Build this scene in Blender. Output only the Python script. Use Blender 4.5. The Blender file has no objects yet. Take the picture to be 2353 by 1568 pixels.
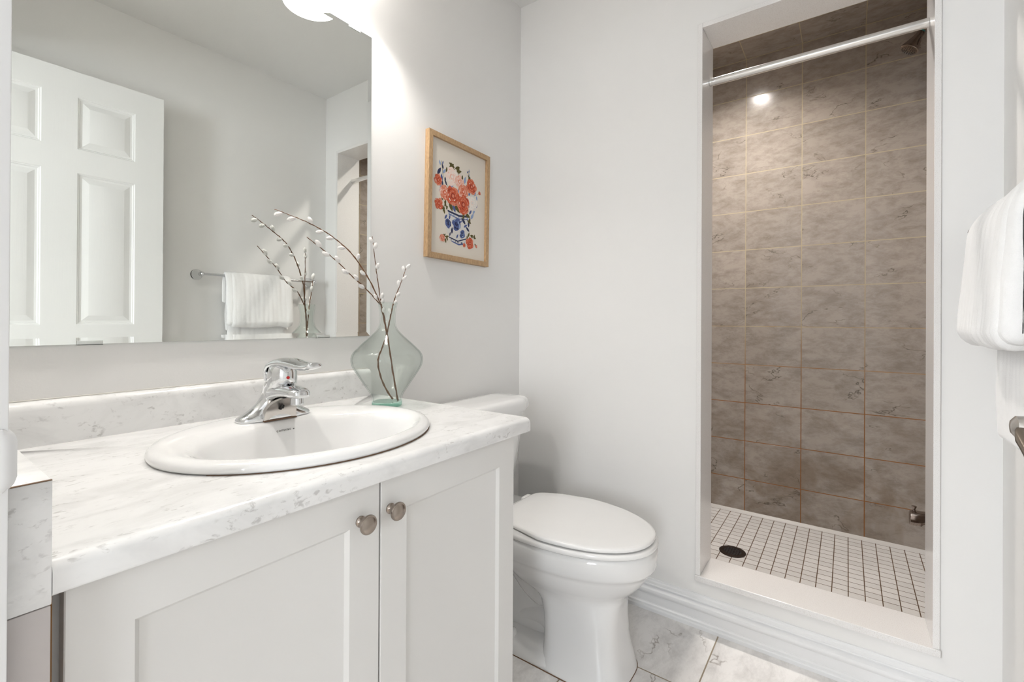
import bpy, bmesh, math, random
from mathutils import Vector, Matrix, noise as mnoise
random.seed(7)
S = bpy.context.scene
COL = S.collection
PI = math.pi

# ------------------------------------------------------------ camera
cd = bpy.data.cameras.new('camera')
cam = bpy.data.objects.new('camera', cd)
COL.objects.link(cam)
S.camera = cam
cR = Vector((0.583986, -0.811746, 0.005470))
cU = Vector((-0.004997, 0.003144, 0.999983))
cF = Vector((0.811749, 0.584003, 0.002220))
M = Matrix.Identity(4)
for i in range(3):
    M[i][0] = cR[i]; M[i][1] = cU[i]; M[i][2] = -cF[i]
M.translation = Vector((-1.69385, -1.17836, 1.05707))
cam.matrix_world = M
cd.sensor_fit = 'HORIZONTAL'
cd.sensor_width = 36.0
cd.lens = 1070.988 * 36.0 / 2353.0
cd.shift_y = -50.93 / 2353.0
cd.clip_start = 0.01

# ------------------------------------------------------------ world, daylight, exposure
W = bpy.data.worlds.new('world'); S.world = W
W.use_nodes = True
bg = W.node_tree.nodes['Background']
bg.inputs[0].default_value = (0.80, 0.88, 1.0, 1)
bg.inputs[1].default_value = 1.5
S.view_settings.view_transform = 'Standard'
S.view_settings.look = 'None'
S.view_settings.gamma = 1.0
S.view_settings.use_curve_mapping = False
S.view_settings.exposure = 0.17

def area(name, loc, rot, sx, sy, power, col, spread=PI):
    l = bpy.data.lights.new(name, 'AREA'); l.shape = 'RECTANGLE'
    l.size = sx; l.size_y = sy; l.energy = power; l.color = col; l.spread = spread
    o = bpy.data.objects.new(name, l); COL.objects.link(o)
    o.location = loc; o.rotation_euler = rot
    return o
# daylight coming through the two windows in the back wall of the room behind the doorway (pointing +x)
area('window_daylight', (-4.62, -1.99, 1.45), (0, -PI/2, 0), 1.3, 0.7, 54, (0.89, 0.94, 1.0))
area('window_daylight', (-4.62, 0.20, 1.45), (0, -PI/2, 0), 1.3, 0.7, 106, (0.89, 0.94, 1.0))

# ------------------------------------------------------------ material helpers
def newmat(name):
    m = bpy.data.materials.new(name); m.use_nodes = True
    nt = m.node_tree
    return m, nt, nt.nodes['Principled BSDF']
def setp(b, **k):
    for a, v in k.items():
        n = a.replace('_', ' ')
        if n in b.inputs:
            b.inputs[n].default_value = v
def N(nt, t, **k):
    n = nt.nodes.new(t)
    for a, v in k.items():
        setattr(n, a, v)
    return n
def rgb(c):
    return (c[0], c[1], c[2], 1)
def ramp(nt, fac, stops):
    r = N(nt, 'ShaderNodeValToRGB')
    e = r.color_ramp.elements
    while len(e) < len(stops): e.new(0.5)
    for i, (p, c) in enumerate(stops):
        e[i].position = p; e[i].color = rgb(c) if not isinstance(c, float) else (c, c, c, 1)
    nt.links.new(fac, r.inputs[0])
    return r.outputs[0]
def mix(nt, fac, a, b, mode='MIX'):
    m = N(nt, 'ShaderNodeMix', data_type='RGBA', blend_type=mode)
    for sock, v in ((m.inputs[0], fac), (m.inputs[6], a), (m.inputs[7], b)):
        if hasattr(v, 'is_output'): nt.links.new(v, sock)
        elif isinstance(v, (int, float)): sock.default_value = v
        else: sock.default_value = rgb(v)
    return m.outputs[2]
def math_(nt, op, a, b=None, clamp=False):
    m = N(nt, 'ShaderNodeMath', operation=op); m.use_clamp = clamp
    for s, v in ((m.inputs[0], a), (m.inputs[1], b)):
        if v is None: continue
        if hasattr(v, 'is_output'): nt.links.new(v, s)
        else: s.default_value = v
    return m.outputs[0]
def coords(nt, kind='Object', scale=(1, 1, 1), rot=(0, 0, 0), loc=(0, 0, 0)):
    tc = N(nt, 'ShaderNodeTexCoord'); mp = N(nt, 'ShaderNodeMapping')
    nt.links.new(tc.outputs[kind], mp.inputs[0])
    mp.inputs['Scale'].default_value = scale
    mp.inputs['Rotation'].default_value = rot
    mp.inputs['Location'].default_value = loc
    return mp.outputs[0]
def noise(nt, vec, scale, detail=3, rough=0.5, dist=0.0):
    n = N(nt, 'ShaderNodeTexNoise')
    nt.links.new(vec, n.inputs['Vector'])
    n.inputs['Scale'].default_value = scale; n.inputs['Detail'].default_value = detail
    n.inputs['Roughness'].default_value = rough; n.inputs['Distortion'].default_value = dist
    return n.outputs['Fac']
def bump(nt, b, h, strength, dist):
    n = N(nt, 'ShaderNodeBump')
    n.inputs['Strength'].default_value = strength; n.inputs['Distance'].default_value = dist
    nt.links.new(h, n.inputs['Height']); nt.links.new(n.outputs[0], b.inputs['Normal'])
    return n

def m_plain(name, c, rough=0.5, metal=0.0, bumpscale=None, bstr=0.1, bdist=0.001, **k):
    m, nt, b = newmat(name)
    v = coords(nt)
    n = noise(nt, v, 7, 3)
    d = 0.012 if metal < 0.5 else 0.004
    c2 = tuple(max(0, x - d) for x in c)
    nt.links.new(mix(nt, n, c, c2), b.inputs['Base Color'])
    setp(b, Roughness=rough, Metallic=metal, **k)
    if bumpscale:
        bump(nt, b, noise(nt, v, bumpscale, 2), bstr, bdist)
    return m

PAINT = m_plain('wall_paint', (0.80, 0.79, 0.772), 0.55, bumpscale=260, bstr=0.12, bdist=0.001)
CEILP = m_plain('ceiling_paint', (0.80, 0.795, 0.78), 0.8, bumpscale=180, bstr=0.2, bdist=0.002)
TRIMP = m_plain('trim_paint', (0.80, 0.80, 0.80), 0.3)
CAB = m_plain('cabinet_thermofoil', (0.73, 0.718, 0.695), 0.42, bumpscale=400, bstr=0.05, bdist=0.0005)
PORC = m_plain('porcelain', (0.85, 0.845, 0.835), 0.07, Coat_Weight=0.4, Coat_Roughness=0.03)
SEATM = m_plain('seat_plastic', (0.91, 0.90, 0.885), 0.16)
CHROME = m_plain('chrome', (0.72, 0.73, 0.74), 0.06, 1.0)
SATIN = m_plain('satin_nickel', (0.60, 0.57, 0.54), 0.28, 1.0, bumpscale=500, bstr=0.05)
KNOBM = m_plain('pewter', (0.36, 0.31, 0.27), 0.25, 1.0)
BRONZE = m_plain('dark_bronze', (0.16, 0.12, 0.09), 0.28, 0.9)
HEADM = m_plain('shower_chrome', (0.34, 0.29, 0.26), 0.10, 1.0)
RODM = m_plain('rod_metal', (0.78, 0.77, 0.75), 0.25, 0.9)
DARK = m_plain('dark_rubber', (0.02, 0.015, 0.012), 0.6)
CAULK = m_plain('stained_caulk', (0.16, 0.09, 0.05), 0.7)
RED = m_plain('red_dot', (0.55, 0.01, 0.01), 0.3)
TEAL = m_plain('teal_tape', (0.03, 0.20, 0.19), 0.5)
BLACKM = m_plain('black_mark', (0.01, 0.01, 0.01), 0.5)
GREYMARK = m_plain('grey_print', (0.16, 0.15, 0.14), 0.5)
CLIPM = m_plain('clear_clip', (0.62, 0.64, 0.62), 0.12, 0.3)
HALLF = m_plain('hall_floor', (0.60, 0.52, 0.44), 0.4)
FIRONM = m_plain('drain_iron', (0.035, 0.022, 0.016), 0.4, 0.5)

# mirror: silvered glass with a faint wiped haze
m, nt, b = newmat('mirror_silver'); MIRROR = m
v = coords(nt)
setp(b, Metallic=1.0, Roughness=0.0)
nt.links.new(mix(nt, noise(nt, v, 3, 3), (0.89, 0.91, 0.88), (0.87, 0.89, 0.865)), b.inputs['Base Color'])
MEDGE = m_plain('mirror_edge', (0.35, 0.42, 0.40), 0.2, 0.4)

# white wood-grain door skin
m, nt, b = newmat('door_paint'); DOORM = m
v = coords(nt, scale=(1, 1, 0.05))
setp(b, Roughness=0.38, **{'Base_Color': (0.80, 0.80, 0.785, 1)})
bump(nt, b, noise(nt, v, 160, 3, 0.6, 0.6), 0.25, 0.0008)

# white marble laminate
def marble(name, base, fleck, vein):
    m, nt, b = newmat(name)
    v = coords(nt, rot=(0.2, 0.3, 0.35), scale=(1, 2.1, 1.5))
    cl = ramp(nt, noise(nt, v, 9, 5, 0.6, 0.8), [(0.42, base), (0.66, vein)])
    fl = ramp(nt, noise(nt, v, 72, 4, 0.6, 0.6), [(0.565, 0.0), (0.66, 1.0)])
    gate = ramp(nt, noise(nt, v, 17, 3, 0.55, 0.4), [(0.46, 0.0), (0.60, 1.0)])
    f = math_(nt, 'MULTIPLY', fl, gate)
    f = math_(nt, 'MULTIPLY', f, 0.62)
    nt.links.new(mix(nt, f, cl, fleck), b.inputs['Base Color'])
    setp(b, Roughness=0.24, Coat_Weight=0.15, Coat_Roughness=0.2)
    return m
MARB = marble('marble_laminate', (0.83, 0.825, 0.815), (0.43, 0.415, 0.40), (0.72, 0.715, 0.705))

# speckled white quartz
m, nt, b = newmat('speckled_quartz'); QUARTZ = m
v = coords(nt)
f = ramp(nt, noise(nt, v, 620, 2, 0.6), [(0.34, (0.66, 0.63, 0.60)), (0.47, (0.80, 0.785, 0.77))])
nt.links.new(f, b.inputs['Base Color']); setp(b, Roughness=0.16)

# stone tiles laid on UV in metres
def tilemat(name, tw, th, mortar, base, base2, veincol, groutA, groutB, groutz, rough, veinscale=1.0, vamt=0.8, tilt=0.012, stain=0.0):
    m, nt, b = newmat(name)
    uv = N(nt, 'ShaderNodeUVMap'); U = uv.outputs[0]
    br = N(nt, 'ShaderNodeTexBrick'); br.offset = 0.0; br.squash = 1.0
    nt.links.new(U, br.inputs['Vector'])
    br.inputs['Scale'].default_value = 1.0
    br.inputs['Brick Width'].default_value = tw
    br.inputs['Row Height'].default_value = th
    br.inputs['Mortar Size'].default_value = mortar
    br.inputs['Mortar Smooth'].default_value = 0.15
    br.inputs['Color1'].default_value = (0, 0, 0, 1); br.inputs['Color2'].default_value = (1, 1, 1, 1)
    br.inputs['Mortar'].default_value = (0.5, 0.5, 0.5, 1)
    # tile id
    dv = N(nt, 'ShaderNodeVectorMath', operation='DIVIDE'); nt.links.new(U, dv.inputs[0])
    dv.inputs[1].default_value = (tw, th, 1)
    fl = N(nt, 'ShaderNodeVectorMath', operation='FLOOR'); nt.links.new(dv.outputs[0], fl.inputs[0])
    wn = N(nt, 'ShaderNodeTexWhiteNoise', noise_dimensions='3D'); nt.links.new(fl.outputs[0], wn.inputs['Vector'])
    sc = N(nt, 'ShaderNodeVectorMath', operation='SCALE'); nt.links.new(wn.outputs['Color'], sc.inputs[0]); sc.inputs['Scale'].default_value = 7.0
    ad = N(nt, 'ShaderNodeVectorMath', operation='ADD'); nt.links.new(U, ad.inputs[0]); nt.links.new(sc.outputs[0], ad.inputs[1])
    mp = N(nt, 'ShaderNodeMapping'); nt.links.new(ad.outputs[0], mp.inputs[0])
    mp.inputs['Rotation'].default_value = (0, 0, 0.75); mp.inputs['Scale'].default_value = (1, 2.0, 1)
    vv = mp.outputs[0]
    cloud = noise(nt, vv, 11 * veinscale, 8, 0.74, 0.22)
    col = ramp(nt, cloud, [(0.36, base2), (0.58, base)])
    # thin cracks
    n1 = noise(nt, vv, 2.6 * veinscale, 5, 0.58, 0.25)
    d1 = math_(nt, 'ABSOLUTE', math_(nt, 'SUBTRACT', n1, 0.52))
    crack = ramp(nt, d1, [(0.0, 1.0), (0.006, 0.0)])
    gate = ramp(nt, noise(nt, vv, 6 * veinscale, 2), [(0.50, 0.0), (0.62, 1.0)])
    fac = math_(nt, 'MULTIPLY', math_(nt, 'MULTIPLY', crack, gate), vamt)
    col = mix(nt, fac, col, veincol)
    # slight tone difference between tiles
    tone = math_(nt, 'MULTIPLY_ADD', wn.outputs['Value'], 0.10)
    tone.node.inputs[2].default_value = 0.93
    tn = N(nt, 'ShaderNodeVectorMath', operation='SCALE'); nt.links.new(col, tn.inputs[0]); nt.links.new(tone, tn.inputs['Scale'])
    tcol = tn.outputs[0]
    ob = N(nt, 'ShaderNodeTexCoord'); sep = N(nt, 'ShaderNodeSeparateXYZ'); nt.links.new(ob.outputs['Object'], sep.inputs[0])
    if stain:
        sv = noise(nt, ob.outputs['Object'], 5.0, 4, 0.6, 0.5)
        low = math_(nt, 'MULTIPLY', math_(nt, 'SUBTRACT', 0.85, sep.outputs['Z'], True), 1.0)
        sf = math_(nt, 'MULTIPLY', ramp(nt, sv, [(0.42, 0.0), (0.66, 1.0)]), math_(nt, 'MULTIPLY', low, stain), True)
        tcol = mix(nt, sf, tcol, (0.17, 0.11, 0.06))
    # grout: clean above, rusty where water stands
    gz = math_(nt, 'ADD', sep.outputs['Z'], math_(nt, 'MULTIPLY', math_(nt, 'SUBTRACT', noise(nt, ob.outputs['Object'], 6, 3), 0.5), 0.7))
    gfac = math_(nt, 'MULTIPLY', math_(nt, 'SUBTRACT', groutz, gz), 2.2, True)
    gc = mix(nt, gfac, groutA, groutB)
    nt.links.new(mix(nt, br.outputs['Fac'], tcol, gc), b.inputs['Base Color'])
    r = math_(nt, 'MULTIPLY_ADD', br.outputs['Fac'], 0.5); r.node.inputs[2].default_value = rough
    nt.links.new(r, b.inputs['Roughness'])
    h = math_(nt, 'SUBTRACT', 1.0, br.outputs['Fac'])
    # each tile is set a touch out of plane
    sw = N(nt, 'ShaderNodeSeparateXYZ'); nt.links.new(wn.outputs['Color'], sw.inputs[0])
    su = N(nt, 'ShaderNodeSeparateXYZ'); nt.links.new(U, su.inputs[0])
    for ax in ('X', 'Y'):
        h = math_(nt, 'ADD', h, math_(nt, 'MULTIPLY', math_(nt, 'MULTIPLY', math_(nt, 'SUBTRACT', sw.outputs[ax], 0.5), tilt / 0.0015), su.outputs[ax]))
    h = math_(nt, 'ADD', h, math_(nt, 'MULTIPLY', cloud, 0.12))
    bump(nt, b, h, 0.55, 0.0015)
    return m
SHTILE = tilemat('shower_wall_tile', 0.25, 0.20, 0.0020, (0.42, 0.37, 0.325), (0.29, 0.25, 0.215), (0.07, 0.055, 0.04),
                 (0.50, 0.42, 0.28), (0.28, 0.105, 0.02), 1.15, 0.16, 1.0, 0.85, stain=0.9)
FLTILE = tilemat('floor_tile', 0.331, 0.3365, 0.0022, (0.86, 0.84, 0.82), (0.68, 0.66, 0.64), (0.28, 0.24, 0.21),
                 (0.36, 0.31, 0.24), (0.30, 0.24, 0.17), 0.3, 0.25, 0.8, 0.8)
MOSAIC = tilemat('shower_floor_mosaic', 0.0503, 0.0408, 0.0016, (0.82, 0.81, 0.79), (0.78, 0.77, 0.745), (0.4, 0.38, 0.35),
                 (0.13, 0.065, 0.02), (0.10, 0.05, 0.018), 0.5, 0.22, 2.0, 0.1)

# natural oak
m, nt, b = newmat('oak_wood'); OAK = m
v = coords(nt, 'Object', scale=(14, 14, 4))
g = noise(nt, v, 20, 4, 0.65, 0.3)
nt.links.new(ramp(nt, g, [(0.35, (0.35, 0.215, 0.11)), (0.65, (0.50, 0.335, 0.18))]), b.inputs['Base Color'])
setp(b, Roughness=0.5)
PAPER = m_plain('cream_paper', (0.67, 0.615, 0.54), 0.8, bumpscale=600, bstr=0.05)

# terry towel
m, nt, b = newmat('terry_cotton'); TERRY = m
v = coords(nt)
nt.links.new(mix(nt, noise(nt, v, 60, 3), (0.92, 0.915, 0.905), (0.87, 0.865, 0.855)), b.inputs['Base Color'])
setp(b, Roughness=1.0, Sheen_Weight=0.3)
hh = math_(nt, 'ADD', noise(nt, v, 900, 2, 0.7), math_(nt, 'MULTIPLY', noise(nt, v, 260, 2), 0.5))
bump(nt, b, hh, 0.55, 0.0014)

# pale green recycled glass, thin walled
def glassmat(name, tint, edge):
    m = bpy.data.materials.new(name); m.use_nodes = True; nt = m.node_tree
    nt.nodes.clear()
    out = N(nt, 'ShaderNodeOutputMaterial')
    lw = N(nt, 'ShaderNodeLayerWeight'); lw.inputs['Blend'].default_value = 0.35
    tc = ramp(nt, lw.outputs['Facing'], [(0.0, tint), (0.62, tuple(x * 0.975 for x in tint)), (0.86, tuple((x + y) / 2 for x, y in zip(tint, edge))), (1.0, edge)])
    tr = N(nt, 'ShaderNodeBsdfTransparent'); nt.links.new(tc, tr.inputs[0])
    gl = N(nt, 'ShaderNodeBsdfGlossy'); gl.inputs['Roughness'].default_value = 0.05
    fr = N(nt, 'ShaderNodeLayerWeight'); fr.inputs['Blend'].default_value = 0.5
    bp = N(nt, 'ShaderNodeBump'); bp.inputs['Strength'].default_value = 0.45; bp.inputs['Distance'].default_value = 0.004
    v = coords(nt); nt.links.new(noise(nt, v, 17, 2), bp.inputs['Height'])
    nt.links.new(bp.outputs[0], gl.inputs['Normal']); nt.links.new(bp.outputs[0], fr.inputs['Normal'])
    mx = N(nt, 'ShaderNodeMixShader')
    pw_ = math_(nt, 'POWER', fr.outputs['Facing'], 4.5); fm = math_(nt, 'MULTIPLY_ADD', pw_, 0.55); fm.node.inputs[2].default_value = 0.028
    nt.links.new(fm, mx.inputs[0]); nt.links.new(tr.outputs[0], mx.inputs[1]); nt.links.new(gl.outputs[0], mx.inputs[2])
    nt.links.new(mx.outputs[0], out.inputs[0])
    return m
GLASS = glassmat('green_glass', (0.962, 0.982, 0.972), (0.30, 0.42, 0.385))
GLASSB = glassmat('thick_green_glass', (0.68, 0.87, 0.81), (0.10, 0.34, 0.28))
PANE = glassmat('window_glass', (0.98, 0.98, 0.98), (0.8, 0.85, 0.85))

def m_emit(name, c, s):
    m, nt, b = newmat(name)
    setp(b, Base_Color=rgb((0.8, 0.8, 0.8)), Emission_Color=rgb(c), Emission_Strength=s, Roughness=0.4)
    return m
SHADEM = m_emit('lit_frosted_glass', (1.0, 0.96, 0.91), 8.0)
BULBM = m_emit('lit_bulb', (1.0, 0.965, 0.92), 540.0)
POTM = m_emit('lit_ceiling_lens', (1.0, 0.935, 0.88), 900.0)
STEMM = m_plain('brown_twig', (0.13, 0.055, 0.02), 0.5, bumpscale=90, bstr=0.4, bdist=0.002)
CATM = m_plain('white_catkin', (0.82, 0.80, 0.78), 0.95, bumpscale=700, bstr=0.9, bdist=0.002, Sheen_Weight=0.4)

# ------------------------------------------------------------ mesh helpers
def link(name, bm, mat, parent=None, smooth=True, kind=None, ang=40):
    me = bpy.data.meshes.new(name)
    bmesh.ops.recalc_face_normals(bm, faces=bm.faces)
    bm.to_mesh(me); bm.free()
    for mm in (mat if isinstance(mat, (list, tuple)) else [mat]): me.materials.append(mm)
    if smooth:
        for p in me.polygons: p.use_smooth = True
        if ang is not None: me.set_sharp_from_angle(angle=math.radians(ang))
    o = bpy.data.objects.new(name, me); COL.objects.link(o)
    if parent: o.parent = parent; o.matrix_parent_inverse = parent_inv(parent)
    if kind: o['kind'] = kind
    return o
def parent_inv(p):
    m = Matrix.Identity(4); q = p
    chain = []
    while q is not None:
        chain.append(q); q = q.parent
    # world matrix of parent (parents carry plain transforms)
    w = Matrix.Identity(4)
    for c in reversed(chain):
        w = w @ (c.matrix_parent_inverse if c.parent else Matrix.Identity(4)) @ c.matrix_basis
    return w.inverted()
def thing(name, loc, label, cat, group=None, rot=(0, 0, 0)):
    o = bpy.data.objects.new(name, None); COL.objects.link(o)
    o.empty_display_size = 0.05
    o.location = loc; o.rotation_euler = rot
    o['label'] = label; o['category'] = cat
    if group: o['group'] = group
    return o
def tag(o, label, cat, group=None):
    o['label'] = label; o['category'] = cat
    if group: o['group'] = group
    return o
def BM(): return bmesh.new()
def box(bm, x0, x1, y0, y1, z0, z1, bev=0, seg=2):
    x0, x1 = min(x0, x1), max(x0, x1); y0, y1 = min(y0, y1), max(y0, y1); z0, z1 = min(z0, z1), max(z0, z1)
    r = bmesh.ops.create_cube(bm, size=1.0)
    vs = r['verts']
    for v in vs:
        v.co.x = x0 + (v.co.x + .5) * (x1 - x0)
        v.co.y = y0 + (v.co.y + .5) * (y1 - y0)
        v.co.z = z0 + (v.co.z + .5) * (z1 - z0)
    if bev:
        es = list({e for v in vs for e in v.link_edges})
        bmesh.ops.bevel(bm, geom=es, offset=bev, segments=seg, affect='EDGES', profile=0.5)
    return bm
def loft(bm, rings, cap0=True, cap1=True, closed=True):
    rows = [[bm.verts.new(p) for p in r] for r in rings]
    n = len(rows[0])
    for a, b in zip(rows, rows[1:]):
        for i in range(n if closed else n - 1):
            j = (i + 1) % n
            try: bm.faces.new((a[i], a[j], b[j], b[i]))
            except ValueError: pass
    if cap0: bm.faces.new(rows[0][::-1])
    if cap1: bm.faces.new(rows[-1])
    return rows
def spow(v, e): return math.copysign(abs(v) ** e, v)
def sring(cx, cy, z, a, b, n=40, e=1.0):
    return [(cx + a * spow(math.cos(2 * PI * i / n), e), cy + b * spow(math.sin(2 * PI * i / n), e), z) for i in range(n)]
def frame(d):
    d = Vector(d).normalized()
    up = Vector((0, 0, 1)) if abs(d.z) < 0.95 else Vector((1, 0, 0))
    s = d.cross(up).normalized(); u = s.cross(d).normalized()
    return s, u, d
def lathe(bm, origin, axis, prof, n=32, cap0=True, cap1=True):
    s, u, d = frame(axis); o = Vector(origin)
    rings = []
    for r, h in prof:
        rings.append([o + d * h + (s * math.cos(2 * PI * i / n) + u * math.sin(2 * PI * i / n)) * max(r, 1e-5) for i in range(n)])
    return loft(bm, rings, cap0, cap1)
def tube(bm, pts, rad, n=10, cap=True):
    pts = [Vector(p) for p in pts]
    rad = rad if isinstance(rad, (list, tuple)) else [rad] * len(pts)
    rings = []; prev = None
    for i, p in enumerate(pts):
        d = (pts[min(i + 1, len(pts) - 1)] - pts[max(i - 1, 0)]).normalized()
        if prev is None: s, u, _ = frame(d)
        else:
            s = (prev - d * prev.dot(d)).normalized(); u = s.cross(d).normalized() * -1
            u = d.cross(s) * -1
        prev = s
        rings.append([p + (s * math.cos(2 * PI * k / n) + u * math.sin(2 * PI * k / n)) * rad[i] for k in range(n)])
    return loft(bm, rings, cap, cap)
def catmull(pts, sub=6):
    P = [Vector(p) for p in pts]; out = []
    for i in range(len(P) - 1):
        p0 = P[max(i - 1, 0)]; p1 = P[i]; p2 = P[i + 1]; p3 = P[min(i + 2, len(P) - 1)]
        for k in range(sub):
            t = k / sub
            out.append(0.5 * ((2 * p1) + (-p0 + p2) * t + (2 * p0 - 5 * p1 + 4 * p2 - p3) * t * t + (-p0 + 3 * p1 - 3 * p2 + p3) * t ** 3))
    out.append(P[-1]); return out
def prism(bm, poly, axis, a, b):
    """poly of 2-D points extruded along axis ('x','y','z') from a to b"""
    def P(p, t):
        return {'x': (t, p[0], p[1]), 'y': (p[0], t, p[1]), 'z': (p[0], p[1], t)}[axis]
    loft(bm, [[P(p, a) for p in poly], [P(p, b) for p in poly]])
def uvquad(bm, corners, uvs):
    lay = bm.loops.layers.uv.verify()
    f = bm.faces.new([bm.verts.new(c) for c in corners])
    for l, u in zip(f.loops, uvs): l[lay].uv = u
def setobj(o, label=None):
    if label: o['label'] = label
    return o

# ============================================================ THE ROOM
H = 2.44; WR = -1.501; XN = -1.6205; XN2 = -1.745
ZD = 2.075; YD0 = -0.600; YD1 = -1.385
def struct(name, bm, mat, smooth=False):
    return link(name, bm, mat, None, smooth, 'structure')
b_ = BM(); box(b_, XN2, 0.0, 0, 0.12, 0, H); struct('wall_left', b_, PAINT)
b_ = BM(); box(b_, XN2, 0.0, WR - 0.12, WR, 0, H); struct('wall_right', b_, PAINT)
# far wall with the shower opening
b_ = BM()
OY0, OY1, OZ0, OZ1 = -0.7535, -1.3825, 0.1580, 2.0876
box(b_, 0, 0.143, 0.12, OY0, 0, H); box(b_, 0, 0.143, OY1, WR - 0.12, 0, H)
box(b_, 0, 0.143, OY0, OY1, OZ1, H); box(b_, 0, 0.143, OY0, OY1, 0, OZ0)
struct('wall_far', b_, PAINT)
# near wall with the doorway
b_ = BM()
box(b_, XN2, XN, 0, YD0 + 0.018, 0, H); box(b_, XN2, XN, YD1 - 0.018, WR, 0, H); box(b_, XN2, XN, YD0 + 0.018, YD1 - 0.018, ZD + 0.018, H)
struct('wall_near', b_, PAINT)
b_ = BM()
box(b_, XN2 - 0.002, XN - 0.001, YD0, YD0 + 0.0175, 0.0, ZD, 0.0012)
box(b_, XN2 - 0.002, XN - 0.001, YD1, YD1 - 0.0175, 0.0, ZD, 0.0012)
box(b_, XN2 - 0.002, XN - 0.001, YD1 - 0.0175, YD0 + 0.0175, ZD, ZD + 0.0175, 0.0012)
box(b_, -1.700, -1.662, YD0 - 0.010, YD0 + 0.001, 0.0, ZD, 0.001)
DJ = link('trim_1', b_, TRIMP, None, True, 'structure')
# painted strike plate wrapping the jamb edge
b_ = BM()
prof = [(-1.664, YD0 - 0.0018), (-1.640, YD0 - 0.0018), (-1.6255, YD0 - 0.0030), (-1.6190, YD0 - 0.0012), (-1.6160, YD0 + 0.003),
        (-1.6168, YD0 + 0.0045), (-1.6200, YD0 + 0.0010), (-1.6255, YD0 - 0.0010), (-1.664, YD0 + 0.0005)]
zs = [0.9085, 0.9100, 0.914, 0.920, 0.951, 0.957, 0.961, 0.9625]
rings = []
for z in zs:
    e = 1 - max(0, (0.920 - z) / 0.0115, (z - 0.951) / 0.0115) ** 2 * 0.75
    rings.append([(-1.664 + (x + 1.664) * (1 if x < -1.63 else 1) - (0.0085 * (1 - e) if x > -1.622 else 0), y, z) for x, y in prof])
loft(b_, rings)
sp = link('strike_plate', b_, TRIMP, DJ, True)
b_ = BM(); lathe(b_, (-1.6365, YD0 - 0.0022, 0.9335), (0, -1, 0), [(0.0062, 0), (0.0058, 0.0006), (0.003, 0.0002)], 20)
link('screw', b_, m_plain('painted_screw', (0.42, 0.38, 0.34), 0.5), sp, True)

# floor and ceiling (floor tiles carry UV in metres)
b_ = BM()
uvquad(b_, [(XN2, 0.0, 0), (XN2, WR, 0), (0.0, WR, 0), (0.0, 0.0, 0)],
       [(x + 0.311, y + 0.8305) for x, y in ((XN2, 0.0), (XN2, WR), (0.0, WR), (0.0, 0.0))])
lay = b_.loops.layers.uv.verify()
bmesh.ops.recalc_face_normals(b_, faces=b_.faces)
r = bmesh.ops.extrude_face_region(b_, geom=list(b_.faces))
for v_ in [g for g in r['geom'] if isinstance(g, bmesh.types.BMVert)]: v_.co.z -= 0.05
struct('floor', b_, FLTILE)
b_ = BM(); box(b_, XN2, 0.143, WR - .12, 0.12, H, H + 0.1); struct('ceiling', b_, CEILP)

# baseboard along the far wall: stepped colonial profile
prof = [(0, 0), (-0.0190, 0), (-0.0190, 0.011), (-0.0175, 0.0135), (-0.0150, 0.0150), (-0.0150, 0.0215), (-0.0125, 0.0240), (-0.0105, 0.0255), (-0.0105, 0.0270), (-0.0095, 0.0275), (-0.0092, 0.0560),
        (-0.0100, 0.0575), (-0.0135, 0.0600), (-0.0160, 0.0650), (-0.0165, 0.0700), (-0.0150, 0.0760), (-0.0110, 0.0805), (-0.0070, 0.0825), (-0.0055, 0.0840),
        (-0.0055, 0.0865), (-0.0090, 0.0880), (-0.0105, 0.0905), (-0.0100, 0.0935), (-0.0080, 0.0950), (-0.0080, 0.0975), (-0.0070, 0.1035), (-0.0045, 0.1070), (-0.0040, 0.1115), (0, 0.1123)]
def bboard(name, fn, a, c):
    b_ = BM(); loft(b_, [[fn(d, z, t) for d, z in prof] for t in (a, c)])
    return link(name, b_, TRIMP, None, True, 'structure', 25)
bboard('baseboard_far', lambda d, z, t: (d, t, z), -0.001, WR + 0.001)
bboard('baseboard_right', lambda d, z, t: (t, WR - d, z), -0.018, -0.70)
bboard('baseboard_left', lambda d, z, t: (t, d, z), -0.018, -0.775)

# quartz surround of the opening
I0, I1, IZ0, IZ1 = -0.7690, -1.3680, 0.1775, 2.0715
SX0, SX1 = -0.0065, 0.150
b_ = BM()
box(b_, SX0, SX1, OY0, I0, OZ0 + 0.0195, OZ1, 0.0012); struct('trim_2', b_, QUARTZ)
b_ = BM(); box(b_, SX0, SX1, OY1, I1, OZ0 + 0.0195, OZ1, 0.0012); struct('trim_3', b_, QUARTZ)
b_ = BM(); box(b_, SX0, SX1, I0, I1, IZ1, OZ1, 0.0012); struct('trim_4', b_, QUARTZ)
b_ = BM(); box(b_, SX0 - 0.004, SX1, OY0 + 0.002, OY1 - 0.002, OZ0, IZ0, 0.0018); struct('trim_5', b_, QUARTZ)

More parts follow.
